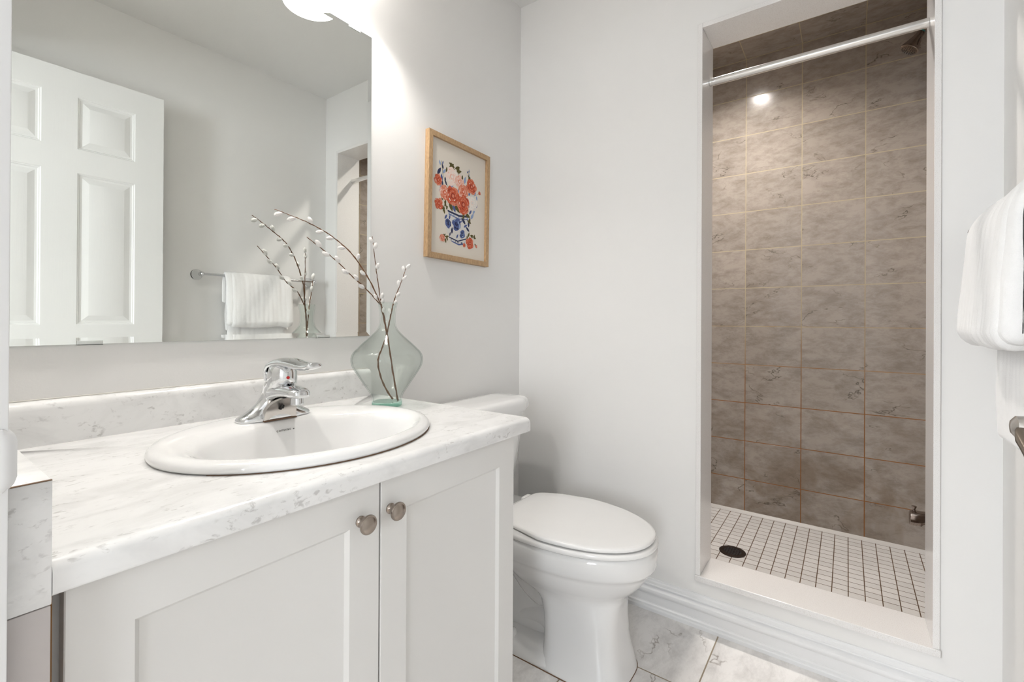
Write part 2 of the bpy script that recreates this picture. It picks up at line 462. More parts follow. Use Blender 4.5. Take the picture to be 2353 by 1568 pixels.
# shower recess
TD = 1.003; FZ = 0.0525; SY0 = -0.03; SY1 = -1.500; SXI = 0.143
def tq(name, quad, uvs, mat):
    b_ = BM(); uvquad(b_, quad, uvs)
    bmesh.ops.recalc_face_normals(b_, faces=b_.faces)
    o = struct(name, b_, mat)
    return o
def uvyz(p): return (p[1] + 0.7445 + 2.5, p[2] - 0.03 + 2.0)
def uvxz(p): return (p[0] - TD + 2.5, p[2] - 0.03 + 2.0)
def uvxy(p): return (p[1] + 0.7445 + 2.5, p[0] - TD + 2.0)
def wallq(name, quad, f, mat=SHTILE): return tq(name, quad, [f(p) for p in quad], mat)
wallq('wall_shower_back', [(TD, SY0, 0), (TD, SY1, 0), (TD, SY1, H), (TD, SY0, H)], uvyz)
wallq('wall_shower_left', [(SXI, SY0, 0), (TD, SY0, 0), (TD, SY0, H), (SXI, SY0, H)], uvxz)
wallq('wall_shower_right', [(TD, SY1, 0), (SXI, SY1, 0), (SXI, SY1, H), (TD, SY1, H)], uvxz)
b_ = BM()
for q in ([(SXI, SY0, 0), (SXI, OY0, 0), (SXI, OY0, H), (SXI, SY0, H)], [(SXI, OY1, 0), (SXI, SY1, 0), (SXI, SY1, H), (SXI, OY1, H)],
          [(SXI, OY0, OZ1), (SXI, OY1, OZ1), (SXI, OY1, H), (SXI, OY0, H)], [(SXI, OY0, 0), (SXI, OY1, 0), (SXI, OY1, OZ0), (SXI, OY0, OZ0)]):
    q2 = [(x + 0.003, y, z) for x, y, z in q]
    uvquad(b_, q2, [uvyz(p) for p in q2])
struct('wall_shower_front', b_, SHTILE)
ZC = 2.4305
b_ = BM(); PX, PY, PR = 0.49, -0.745, 0.058
aa = sorted([2 * PI * i / 40 for i in range(40)] + [math.atan2(y - PY, x - PX) % (2 * PI) for x in (SXI, TD) for y in (SY0, SY1)])
def rim(a):
    dx, dy = math.cos(a), math.sin(a); t = 1e9
    if abs(dx) > 1e-9: t = min(t, ((TD if dx > 0 else SXI) - PX) / dx)
    if abs(dy) > 1e-9: t = min(t, ((SY0 if dy > 0 else SY1) - PY) / dy)
    return (PX + dx * t, PY + dy * t, ZC)
loft(b_, [[rim(a) for a in aa], [(PX + PR * math.cos(a), PY + PR * math.sin(a), ZC) for a in aa]], False, False)
lay = b_.loops.layers.uv.verify()
for f in b_.faces:
    for l in f.loops: l[lay].uv = uvxy(l.vert.co)
struct('ceiling_shower', b_, SHTILE)
b_ = BM(); q = [(SXI, SY0, FZ), (SXI, SY1, FZ), (TD, SY1, FZ), (TD, SY0, FZ)]
uvquad(b_, q, [(p[1] + 1.0334, p[0] - 0.9805) for p in q]); struct('floor_shower', b_, MOSAIC)
# caulk bead at the foot of the back wall
b_ = BM(); prism(b_, [(TD, FZ), (TD - 0.016, FZ), (TD - 0.013, FZ + 0.004), (TD - 0.004, FZ + 0.010), (TD, FZ + 0.013)], 'y', SY0, SY1)
# prism on y maps (x,z)
link('trim_6', b_, m_plain('bead_caulk', (0.62, 0.60, 0.57), 0.4), None, True, 'structure')

# bedroom behind the doorway, with two windows
HX = -4.5
b_ = BM()
box(b_, HX, XN2, 1.0, 1.1, 0, H); struct('wall_bedroom_left', b_, PAINT)
wins = [(-1.62, -2.36), (0.57, -0.17)]
b_ = BM(); box(b_, HX, XN2, -3.1, -3.0, 0, H); struct('wall_bedroom_right', b_, PAINT)
b_ = BM(); box(b_, XN2, XN2 + 0.1, 0.12, 1.1, 0, H); box(b_, XN2, XN2 + 0.1, WR - 0.12, -3.1, 0, H); struct('wall_bedroom_near', b_, PAINT)
b_ = BM(); box(b_, HX - .1, XN2, -3.1, 1.1, -0.05, -0.0005); struct('floor_bedroom', b_, HALLF)
b_ = BM(); box(b_, HX - .1, XN2, -3.1, 1.1, H, H + 0.1); struct('ceiling_bedroom', b_, CEILP)
b_ = BM()
box(b_, HX - .1, HX, 1.1, .57, 0, H); box(b_, HX - .1, HX, -.17, -1.62, 0, H); box(b_, HX - .1, HX, -2.36, -3.1, 0, H)
for a, c in wins:
    box(b_, HX - .1, HX, a, c, 0, 0.8); box(b_, HX - .1, HX, a, c, 2.1, H)
struct('wall_bedroom_back', b_, PAINT)
for i, (a, c) in enumerate(wins):
    b_ = BM()
    for (y0, y1, z0, z1) in ((a, a - .045, .8, 2.1), (c + .045, c, .8, 2.1), (a - .045, c + .045, .8, .845), (a - .045, c + .045, 2.055, 2.1), (a - .045, c + .045, 1.43, 1.465)):
        box(b_, HX - .08, HX - .03, y0, y1, z0, z1, 0.002)
    wo = link('window_%d' % (i + 1), b_, TRIMP, None, True, 'structure')
    b_ = BM(); box(b_, HX - .058, HX - .052, a - .045, c + .045, .845, 2.055)
    link('pane', b_, PANE, wo, False)

# ============================================================ DOOR (open against the right wall, seen in the mirror)
DX0, DX1, DYF, DYB, DZ0, DZ1 = -1.612, -0.893, -1.387, -1.422, 0.012, 2.060
def paneled_door(b_, x0, x1, z0, z1, y, sgn, panels):
    xs = sorted({x0, x1} | {p[0] for p in panels} | {p[1] for p in panels})
    zz = sorted({z0, z1} | {p[2] for p in panels} | {p[3] for p in panels})
    for i in range(len(xs) - 1):
        for j in range(len(zz) - 1):
            mx, mz = (xs[i] + xs[i + 1]) / 2, (zz[j] + zz[j + 1]) / 2
            if any(p[0] < mx < p[1] and p[2] < mz < p[3] for p in panels): continue
            b_.faces.new([b_.verts.new(c) for c in ((xs[i], y, zz[j]), (xs[i + 1], y, zz[j]), (xs[i + 1], y, zz[j + 1]), (xs[i], y, zz[j + 1]))])
    for p in panels:
        steps = [(0, 0), (0.003, -0.003), (0.006, -0.0035), (0.009, -0.007), (0.016, -0.0075), (0.036, -0.0015), (0.038, -0.0008)]
        rings = [[(p[0] + d, y + sgn * h, p[2] + d), (p[1] - d, y + sgn * h, p[2] + d), (p[1] - d, y + sgn * h, p[3] - d), (p[0] + d, y + sgn * h, p[3] - d)] for d, h in steps]
        loft(b_, rings, False, True)
cols = [(-1.486, -1.294), (-1.188, -0.998)]
rows = [(0.24, 0.915), (1.028, 1.648), (1.745, 1.958)]
pan = [(a, c, e, f) for a, c in cols for e, f in rows]
b_ = BM()
paneled_door(b_, DX0, DX1, DZ0, DZ1, DYF, 1, pan)
paneled_door(b_, DX0, DX1, DZ0, DZ1, DYB, -1, pan)
for q in ([(DX0, DYF, DZ0), (DX0, DYB, DZ0), (DX0, DYB, DZ1), (DX0, DYF, DZ1)], [(DX1, DYF, DZ0), (DX1, DYB, DZ0), (DX1, DYB, DZ1), (DX1, DYF, DZ1)],
          [(DX0, DYF, DZ1), (DX1, DYF, DZ1), (DX1, DYB, DZ1), (DX0, DYB, DZ1)], [(DX0, DYF, DZ0), (DX1, DYF, DZ0), (DX1, DYB, DZ0), (DX0, DYB, DZ0)]):
    b_.faces.new([b_.verts.new(c) for c in q])
bmesh.ops.remove_doubles(b_, verts=b_.verts, dist=1e-5)
door = link('door_1', b_, DOORM, None, True, 'structure', 20)
hx, hz = -0.965, 0.944
b_ = BM()
lathe(b_, (hx, DYF, hz), (0, 1, 0), [(0.0295, 0), (0.0295, 0.004), (0.026, 0.010), (0.013, 0.013), (0.0105, 0.020), (0.0105, 0.044), (0.0125, 0.050), (0.0120, 0.060), (0.0070, 0.064), (0.001, 0.065)], 32)
h1 = link('door_handle', b_, SATIN, door, True)
b_ = BM()
pth = catmull([(hx - 0.006, DYF + 0.054, hz + 0.001), (hx - 0.03, DYF + 0.050, hz - 0.016), (hx - 0.06, DYF + 0.048, hz - 0.036), (hx - 0.095, DYF + 0.047, hz - 0.052)], 5)
rings = []
for i, p in enumerate(pth):
    t = i / (len(pth) - 1); k_ = (0.30, 0.62, 0.85)[i] if i < 3 else 1.0; w = (0.0135 - 0.002 * t) * k_; h = (0.0070 - 0.002 * t) * k_
    rings.append([(p.x, p.y + w * spow(math.cos(a), 0.45), p.z + h * spow(math.sin(a), 0.45)) for a in [2 * PI * k / 20 for k in range(20)]])
loft(b_, rings)
link('lever', b_, m_plain('aged_nickel', (0.27, 0.225, 0.185), 0.3, 0.9), h1, True)

# ============================================================ MIRROR
MX0, MX1, MZ0, MZ1 = -1.615, -0.7995, 1.0065, 1.9105
mir = thing('wall_mirror', ((MX0 + MX1) / 2, 0, MZ0), 'large frameless rectangular mirror above the sink counter', 'mirror')
b_ = BM(); bw = 0.0125
yb, yf_, yt = -0.0005, -0.0040, -0.0050
def rect(d, y): return [(MX0 + d, y, MZ0 + d), (MX1 - d, y, MZ0 + d), (MX1 - d, y, MZ1 - d), (MX0 + d, y, MZ1 - d)]
loft(b_, [rect(0, yt - 0.0008), rect(bw, yt)], False, True)
link('mirror_glass', b_, MIRROR, mir, False)
b_ = BM(); loft(b_, [rect(0, yb), rect(0, yt - 0.0008)], True, False)
link('glass_edge', b_, MEDGE, mir, False)
for cx_, zz_, up in ((-1.442, MZ0, 1), (-0.9545, MZ0, 1), (-0.86, MZ1, -1), (-1.442, MZ1, -1)):
    b_ = BM()
    box(b_, cx_ - 0.019, cx_ + 0.019, -0.0005, -0.0078, zz_ - 0.0022 * up, zz_ + 0.000 * up, 0.0004)
    box(b_, cx_ - 0.019, cx_ + 0.019, -0.0056, -0.0078, zz_ - 0.0022 * up, zz_ + 0.0065 * up, 0.0006)
    link('mirror_clip', b_, CLIPM, mir, True)

# ============================================================ VANITY
CT, CBm = 0.8285, 0.7960
YF = -0.5775; XR = -0.783; XL = -1.6195
van = thing('vanity_cabinet', (-1.2, -0.27, 0), 'white shaker two-door vanity cabinet under the marble counter', 'cabinet')
b_ = BM()
YB = -0.538
box(b_, -1.589, -1.570, -0.004, YB, 0.0, CBm - 0.0015); box(b_, -0.842, -0.823, -0.004, YB, 0.0, CBm - 0.0015)
box(b_, -1.570, -0.842, -0.004, YB, 0.10, 0.118); box(b_, -1.570, -0.842, -0.004, -0.012, 0.118, CBm - 0.0015)
box(b_, -1.570, -0.842, -0.50, -0.512, 0.0, 0.10)
box(b_, -1.570, -0.842, -0.520, YB, 0.75, CBm - 0.0015); box(b_, -1.570, -1.562, -0.520, YB, 0.118, 0.75)
link('carcass', b_, CAB, van, False)
def shaker(name, x0, x1, z0, z1, p0, p1, q0, q1):
    y0 = -0.5405; y1 = -0.5590
    b_ = BM()
    # front with recessed panel
    xs, zs_ = (x0, p0, p1, x1), (z0, q0, q1, z1)
    o = 0.0012
    outer = [[(x0, y0, z0), (x1, y0, z0), (x1, y0, z1), (x0, y0, z1)],
             [(x0, y1 + o, z0), (x1, y1 + o, z0), (x1, y1 + o, z1), (x0, y1 + o, z1)],
             [(x0 + o, y1, z0 + o), (x1 - o, y1, z0 + o), (x1 - o, y1, z1 - o), (x0 + o, y1, z1 - o)],
             [(p0, y1, q0), (p1, y1, q0), (p1, y1, q1), (p0, y1, q1)],
             [(p0 + .001, y1 + .0010, q0 + .001), (p1 - .001, y1 + .0010, q0 + .001), (p1 - .001, y1 + .0010, q1 - .001), (p0 + .001, y1 + .0010, q1 - .001)],
             [(p0 + .0055, y1 + .0062, q0 + .0055), (p1 - .0055, y1 + .0062, q0 + .0055), (p1 - .0055, y1 + .0062, q1 - .0055), (p0 + .0055, y1 + .0062, q1 - .0055)],
             [(p0 + .0065, y1 + .0065, q0 + .0065), (p1 - .0065, y1 + .0065, q0 + .0065), (p1 - .0065, y1 + .0065, q1 - .0065), (p0 + .0065, y1 + .0065, q1 - .0065)]]
    loft(b_, outer, True, True)
    return link(name, b_, CAB, van, True, None, 25)
d1 = shaker('door', -1.5785, -1.2005, 0.115, 0.7925, -1.5225, -1.2565, 0.171, 0.7335)
d2 = shaker('door', -1.1975, -0.8225, 0.115, 0.7925, -1.1425, -0.8770, 0.171, 0.7335)
for dd, kx, kz in ((d1, -1.2378, 0.7395), (d2, -1.1790, 0.7410)):
    b_ = BM()
    lathe(b_, (kx, -0.5590, kz), (0, -1, 0), [(0.0085, 0), (0.0088, 0.0025), (0.0055, 0.005), (0.0050, 0.011), (0.0070, 0.0145), (0.0135, 0.0175), (0.0150, 0.0195),
          (0.0152, 0.0215), (0.0143, 0.0232), (0.0128, 0.0228), (0.0115, 0.0236), (0.006, 0.0250), (0.0005, 0.0254)], 40)
    link('knob', b_, KNOBM, dd, True, None, 50)
b_ = BM(); box(b_, XL, -1.5908, -0.30, -0.5760, 0, 0.7880, 0.0008)
link('filler_strip', b_, m_plain('filler_paint', (0.57, 0.53, 0.515), 0.5), van, True)
b_ = BM(); box(b_, -1.5908, -1.5888, -0.30, -0.5700, 0, 0.7940)
link('filler_seam', b_, m_plain('raw_particleboard', (0.22, 0.11, 0.04), 0.8), van, False)

# counter top with rolled front edge and round right-front corner look
top = thing('countertop', (-1.2, -0.29, CBm), 'white marble-look laminate countertop with rolled front edge', 'countertop')
b_ = BM()
rr = 0.0135
fp = [(0.0, CBm), (YF + 0.006, CBm)]
fp += [(YF + 0.004 - 0.004 * math.sin(t) , CBm + 0.004 - 0.004 * math.cos(t)) for t in [PI / 2 * k / 4 for k in range(1, 5)]]
fp += [(YF + rr - rr * math.cos(t), CT - rr + rr * math.sin(t)) for t in [PI / 2 * k / 8 for k in range(0, 9)]]
fp += [(0.0, CT)]
# cut-out for the sink: the slab is built as a grid around an elliptic hole on top and bottom
SCX, SCY, SA, SB = -1.185, -0.319, 0.2545, 0.2165
n = 64
hole_t = [(SCX + (SA - 0.02) * math.cos(2 * PI * i / n), SCY + (SB - 0.02) * math.sin(2 * PI * i / n)) for i in range(n)]
x0_, x1_ = -1.5900, XR
yin0, yin1 = -0.020, YF + rr
def edge_pt(cx, cy, a):
    dx, dy = math.cos(a), math.sin(a)
    t = 1e9
    if dx > 1e-9: t = min(t, (x1_ - cx) / dx)
    if dx < -1e-9: t = min(t, (x0_ - cx) / dx)
    if dy > 1e-9: t = min(t, (0.0 - cy) / dy)
    if dy < -1e-9: t = min(t, (yin1 - cy) / dy)
    return (cx + dx * t, cy + dy * t)
angs = [2 * PI * i / n for i in range(n)]
ca = [math.atan2(yy - SCY, xx - SCX) % (2 * PI) for xx in (x0_, x1_) for yy in (0.0, yin1)]
angs = sorted(angs + ca)
for z in (CT, CBm):
    outer = [(*edge_pt(SCX, SCY, a), z) for a in angs]
    inner = [(SCX + (SA - 0.02) * math.cos(math.atan2(math.sin(a) / 1, math.cos(a))), 0, z) for a in angs]
    inner = []
    for a in angs:
        r_ = 1 / math.sqrt((math.cos(a) / (SA - 0.02)) ** 2 + (math.sin(a) / (SB - 0.02)) ** 2)
        inner.append((SCX + r_ * math.cos(a), SCY + r_ * math.sin(a), z))
    loft(b_, [outer, inner], False, False)
nose = [p for p in fp if p[0] < yin1 - 1e-6 or (p[0] <= yin1 + 1e-6 and p[1] > CBm + 0.001)]
nose = [(yin1, CBm)] + [p for p in fp[1:] if p[0] <= yin1 + 1e-6]
loft(b_, [[(x, y, z) for y, z in nose] for x in (x0_, x1_)], True, True, closed=False) if False else None
rows_ = [[b_.verts.new((x, y, z)) for y, z in nose] for x in (x0_, x1_)]
for i in range(len(nose) - 1):
    b_.faces.new((rows_[0][i], rows_[1][i], rows_[1][i + 1], rows_[0][i + 1]))
# right and left end faces
for x in (x0_, x1_):
    f_ = [b_.verts.new((x, y, z)) for y, z in ([(0.0, CBm)] + nose + [(0.0, CT)])]
    b_.faces.new(f_)
# inner walls of the cut-out, back face
ri = [[(SCX + (1 / math.sqrt((math.cos(a) / (SA - 0.02)) ** 2 + (math.sin(a) / (SB - 0.02)) ** 2)) * math.cos(a),
        SCY + (1 / math.sqrt((math.cos(a) / (SA - 0.02)) ** 2 + (math.sin(a) / (SB - 0.02)) ** 2)) * math.sin(a), z) for a in angs] for z in (CT, CBm)]
loft(b_, ri, False, False)
bmesh.ops.remove_doubles(b_, verts=b_.verts, dist=2e-5)
slab = link('slab', b_, MARB, top, True, None, 50)
# back splash with rolled top
b_ = BM()
bs = [(-0.0005, CT), (-0.0200, CT), (-0.0200, 0.8925)] + [(-0.0200 + 0.0145 * (1 - math.cos(t)), 0.8925 + 0.0150 * math.sin(t)) for t in [PI / 2 * k / 6 for k in range(1, 7)]] + [(-0.0005, 0.9082)]
prism(b_, [(y, z) for y, z in bs], 'x', -1.5900, -0.8050)
link('backsplash', b_, MARB, top, True, None, 50)
b_ = BM()
ssp = [(0.0, 0.7885), (YF + 0.004, 0.7885), (YF + 0.0012, 0.7893), (YF, 0.792), (YF, 0.9046), (YF + 0.0006, 0.9052), (0.0, 0.9052)]
loft(b_, [[(x, y, z) for y, z in ssp] for x in (XL, -1.5906)], True, True)
link('sidesplash', b_, MARB, top, True, None, 50)
b_ = BM(); box(b_, XL, -1.5906, YF - 0.0002, YF + 0.003, 0.90525, 0.90585)
link('laminate_seam', b_, CAULK, top, False)
b_ = BM(); box(b_, -1.5900, -0.803, -0.0002, -0.0022, 0.9083, 0.9102, 0.0006)
link('caulk_line', b_, m_plain('white_caulk', (0.78, 0.75, 0.69), 0.5), top, True)

# ============================================================ SINK
sink = thing('oval_sink', (SCX, SCY, CT), 'white oval drop-in porcelain sink set in the counter', 'sink')
b_ = BM(); n = 72
def er(cx, cy, a, b, z): return [(cx + a * math.cos(2 * PI * i / n), cy + b * math.sin(2 * PI * i / n), z) for i in range(n)]
bcx, bcy = -1.185, -0.352
R_ = [er(SCX, SCY, .249, .211, CT + .0008), er(SCX, SCY, .2525, .2145, CT + .002), er(SCX, SCY, .254, .216, CT + .006), er(SCX, SCY, .2530, .2150, CT + .011),
      er(SCX, SCY, .2485, .2105, CT + .0155), er(SCX, SCY, .241, .203, CT + .0180), er(SCX, SCY - .002, .234, .196, CT + .0185),
      ]
for a_x, yb_x, yf_x, z_x in ((.228, -.158, -.5135, .0180), (.217, -.205, -.5085, .0162), (.208, -.2160, -.5020, .0110), (.202, -.2225, -.4970, .0035), (.197, -.2285, -.4920, -.0085), (.190, -.2370, -.4850, -.0270),
                             (.179, -.2530, -.4750, -.0540), (.162, -.2730, -.4620, -.0800), (.136, -.2990, -.4430, -.1030), (.098, -.3220, -.4150, -.1190), (.058, -.3300, -.4000, -.1260), (.024, -.3410, -.3890, -.1295)):
    R_.append(er(bcx, (yb_x + yf_x) / 2, a_x, (yb_x - yf_x) / 2, CT + z_x))
loft(b_, R_, False, False)
# outside of the bowl
R2 = [er(SCX, SCY, .249, .211, CT + .0008), er(bcx, SCY - .02, .224, .180, CT + .0006), er(bcx, bcy, .200, .146, CT - .04), er(bcx, bcy, .15, .105, CT - .115), er(bcx, bcy, .03, .03, CT - .142)]
loft(b_, R2, False, True)
bmesh.ops.remove_doubles(b_, verts=b_.verts, dist=1e-5)
basin = link('basin', b_, PORC, sink, True, None, 60)
b_ = BM(); lathe(b_, (bcx, -.365, CT - .1315), (0, 0, 1), [(0.0235, 0), (0.0235, .003), (.020, .0042), (.016, .0028), (.0145, .001), (.013, .004), (.001, .006)], 32)
link('drain', b_, CHROME, sink, True)
b_ = BM()
k0, k1 = -150, 28
pts = []
for k in range(k0, k1 + 1, 2):
    a = math.radians(k); w = 0.0018 * (0.55 + 0.45 * math.sin(k * 0.9)) if k < -95 else 0.0020
    pts.append((SCX + .2525 * math.cos(a), SCY + .2145 * math.sin(a), CT + 0.0009))
tube(b_, pts, [0.0004 + 0.0008 * max(0, min(1, (math.degrees(0) + (k + 150) / 60))) * (0.7 + 0.3 * math.sin(k * 1.7)) for k in range(k0, k1 + 1, 2)], 6)
link('stained_caulk', b_, CAULK, sink, True)
# brand print on the sloping back of the bowl
def text(body, size, mat, loc, rot, name, parent, ext=0.0001, align='LEFT'):
    cu = bpy.data.curves.new(name, 'FONT'); cu.body = body; cu.size = size; cu.extrude = ext; cu.align_x = align
    cu.space_character = 1.25
    o = bpy.data.objects.new(name, cu); COL.objects.link(o)
    dg = bpy.context.evaluated_depsgraph_get(); me = bpy.data.meshes.new_from_object(o.evaluated_get(dg))
    bpy.data.objects.remove(o)
    o = bpy.data.objects.new(name, me); COL.objects.link(o); me.materials.clear(); me.materials.append(mat)
    o.matrix_world = Matrix.Translation(loc) @ rot.to_4x4()
    if parent:
        mw = o.matrix_world.copy(); o.parent = parent; o.matrix_parent_inverse = parent_inv(parent); o.matrix_basis = mw
    return o
ry = Matrix(((1, 0, 0), (0, math.cos(0.50), 0), (0, math.sin(0.50), 1))).to_3x3()
bn = Matrix.Rotation(math.radians(63), 3, 'X')
LOGO_LOC = (-1.1985, -0.2292, CT - 0.0050)
text('contrac', 0.0080, GREYMARK, Vector(LOGO_LOC), bn, 'maker_mark', sink, 0.0003)
text('®', 0.0036, GREYMARK, Vector(LOGO_LOC) + Vector((0.0350, 0.0, 0.0)), bn, 'registered_mark', sink, 0.0004)

# ============================================================ FAUCET
FXc = -1.180; FZ0 = CT + 0.0172
fau = thing('basin_faucet', (FXc, -0.19, FZ0), 'chrome single-lever faucet on the back of the oval sink', 'faucet')
b_ = BM()
def bodyring(z, w, f, b, e, nn=48):
    cy = (f + b) / 2; hy = (b - f) / 2
    return [(FXc + w * spow(math.cos(2 * PI * i / nn), e), cy + hy * spow(math.sin(2 * PI * i / nn), e), FZ0 + z) for i in range(nn)]
BR = [(0.0, .0755, -.208, -.158, .62), (.003, .0765, -.209, -.157, .62), (.008, .0745, -.208, -.158, .66), (.013, .0665, -.206, -.159, .72), (.018, .0570, -.205, -.160, .78), (.024, .0475, -.2045, -.1605, .84),
      (.031, .0395, -.204, -.161, .88), (.039, .0335, -.205, -.1615, .9), (.048, .0290, -.210, -.162, .92), (.057, .0268, -.219, -.1625, .95), (.066, .0262, -.230, -.163, .98), (.073, .0264, -.242, -.165, 1), (.078, .0262, -.249, -.168, 1)]
loft(b_, [bodyring(*r) for r in BR], True, True)
# spout
sp_path = [(-.175, .050, .024, .024), (-.195, .0535, .0260, .0225), (-.213, .0565, .0268, .0195), (-.230, .0590, .0264, .0165), (-.246, .0605, .0255, .0145), (-.262, .0610, .0240, .0130), (-.276, .0605, .0222, .0120), (-.287, .0598, .0195, .0110), (-.2935, .0590, .0150, .0090), (-.2960, .0585, .0085, .0060)]
rings = []
for y, zc, w, h in sp_path:
    ring = []
    for i in range(32):
        a = 2 * PI * i / 32; s = math.sin(a)
        ring.append((FXc + w * spow(math.cos(a), .8), y, FZ0 + zc + h * (spow(s, .9) if s > 0 else spow(s, .55) * .8)))
    rings.append(ring)
loft(b_, rings)
link('body', b_, CHROME, fau, True, None, 60)
# satin front panel under the spout
b_ = BM()
rows2 = []
for k in range(15):
    t = k / 14
    y = -.2105 - 0.003 * t - 0.052 * max(0, t - .25) ** 2 * 1.78
    z = 0.0015 + .0500 * t
    w = .0345 - .0045 * t if t < .7 else .0345 - .0045 * t - .035 * (t - .7) ** 1.6
    rows2.append([(FXc + w * (-1 + 2 * i / 10), y + 0.0035 * (1 - (-1 + 2 * i / 10) ** 2), FZ0 + z) for i in range(11)])
rr2 = rows2 + [[(p[0], p[1] + 0.010, p[2]) for p in rows2[-1]]]
front = [[b_.verts.new(p) for p in r] for r in rows2]
for a_, c_ in zip(front, front[1:]):
    for i in range(10): b_.faces.new((a_[i], a_[i + 1], c_[i + 1], c_[i]))
g = bmesh.ops.extrude_face_region(b_, geom=list(b_.faces))
for v_ in [q for q in g['geom'] if isinstance(q, bmesh.types.BMVert)]: v_.co.y += 0.012
pf = link('front_panel', b_, SATIN, fau, True, None, 50)
b_ = BM()
for dx, wz in ((0, 1), (0.0052, .55)):
    x0 = FXc - .0030 + dx * .8; z0 = FZ0 + .021 + (1 - wz) * .004
    poly = [(x0 - .0022, z0), (x0 + .0008, z0), (x0 + .0030, z0 + .0100 * (1 if wz == 1 else .9)), (x0 + .0012, z0 + .0100 * (1 if wz == 1 else .9))]
    prism(b_, poly, 'y', -.2185, -.2090)
link('emblem', b_, BLACKM, pf, False)
b_ = BM(); lathe(b_, (FXc, -.2715, FZ0 + .0365), (0, 0, 1), [(.0105, 0), (.0125, .0008), (.0125, .0150), (.0115, .0190)], 32)
link('aerator', b_, CHROME, fau, True)
b_ = BM(); box(b_, FXc - .035, FXc + .035, -.2115, -.2060, FZ0 - .0012, FZ0 + .0010, .0004)
link('rust_line', b_, CAULK, fau, True)
# handle: hub and lever
b_ = BM()
ax_ = Vector((0, -0.10, 1)).normalized()
lathe(b_, (FXc, -.2130, FZ0 + .070), ax_, [(.0262, 0), (.0278, .004), (.0286, .012), (.0288, .022), (.0278, .032), (.0250, .040), (.0200, .046), (.0120, .050), (.001, .0515)], 40)
hub = link('handle_hub', b_, CHROME, fau, True, None, 60)
b_ = BM()
lev = catmull([(0, -.1800, .083), (0, -.1820, .099), (0, -.1940, .1125), (0, -.2150, .1205), (0, -.2430, .1220), (0, -.2700, .1195), (0, -.2960, .1165), (0, -.3180, .1165), (0, -.3330, .1195), (0, -.3390, .1215)], 4)
rings = []
for i, p in enumerate(lev):
    t = i / (len(lev) - 1)
    w = (.020 + .008 * min(1, t / .25)) if t < .25 else .028 - .0135 * ((t - .25) / .75) ** .8
    h = .0048 + .0040 * math.sin(PI * min(1, t * 1.0))
    if t > .92: w *= 1 - ((t - .92) / .08) ** 2 * .6; h *= 1 - ((t - .92) / .08) ** 2 * .5
    d = (lev[min(i + 1, len(lev) - 1)] - lev[max(i - 1, 0)]).normalized()
    nrm = Vector((0, d.z, -d.y)) * -1
    if i == 0: nrm = Vector((0, d.z, -d.y)) * -1
    rings.append([(FXc + w * spow(math.cos(a), .8), p.y + nrm.y * h * math.sin(a), FZ0 + p.z + nrm.z * h * math.sin(a) - 0.004 * (abs(math.cos(a)) ** 2) * (1 - t)) for a in [2 * PI * k / 24 for k in range(24)]])
loft(b_, rings)
link('lever', b_, CHROME, fau, True, None, 60)
b_ = BM(); dv = Vector((-0.12, -0.99, 0.03)).normalized()
lathe(b_, Vector((FXc, -.2155, FZ0 + .0890)) + dv * .0284, dv, [(.0032, 0), (.0032, .0012), (.002, .0018)], 20)
link('hot_dot', b_, RED, hub, True)

# ============================================================ VASE
VX, VY, VZ = -0.8895, -0.1965, CT + 0.0004
vase = thing('glass_vase', (VX, VY, VZ), 'pale green glass vase with flared shoulders beside the sink', 'vase')
vp = [(.0375, .0125, .5), (.0385, .024, .42), (.0425, .034, .3), (.0500, .045, .15), (.0625, .0635, .05), (.0770, .086, 0), (.0875, .103, 0), (.0908, .113, 0), (.0918, .1215, 0), (.0908, .131, 0),
      (.0860, .1415, 0), (.0770, .151, 0), (.0640, .164, 0), (.0515, .175, 0), (.0400, .186, 0), (.0300, .1965, 0), (.0240, .206, 0), (.0210, .217, 0), (.0200, .229, 0), (.0204, .242, 0), (.0222, .256, 0), (.0245, .2685, 0), (.0250, .2715, 0)]
def vring(r, z, q, n=56, rot=0.62):
    out = []
    for i in range(n):
        a = 2 * PI * i / n
        k = 1.0
        if q > 0:
            sq = 1 / (abs(math.cos(a)) ** 5 + abs(math.sin(a)) ** 5) ** (1 / 5)
            k = (1 - q) + q * sq * 0.97
        out.append((VX + r * k * math.cos(a + rot), VY + r * k * math.sin(a + rot), VZ + z))
    return out
b_ = BM()
vp = [(p.x, p.y, max(0, p.z)) for p in catmull(vp, 3)]
outer = [vring(r, z, q) for r, z, q in vp]
inner = [vring(r - .0030, z - (.0000 if i else -0.001), q) for i, (r, z, q) in enumerate(vp)]
loft(b_, outer + [vring(.0235, .2724, 0)] + inner[::-1], False, True)
link('glass_body', b_, GLASS, vase, True, None, 70)
b_ = BM()
loft(b_, [vring(.0330, 0, .6), vring(.0365, .0012, .6), vring(.0375, .005, .58), vring(.0375, .0124, .5)], True, False)
link('thick_base', b_, GLASSB, vase, True, None, 70)

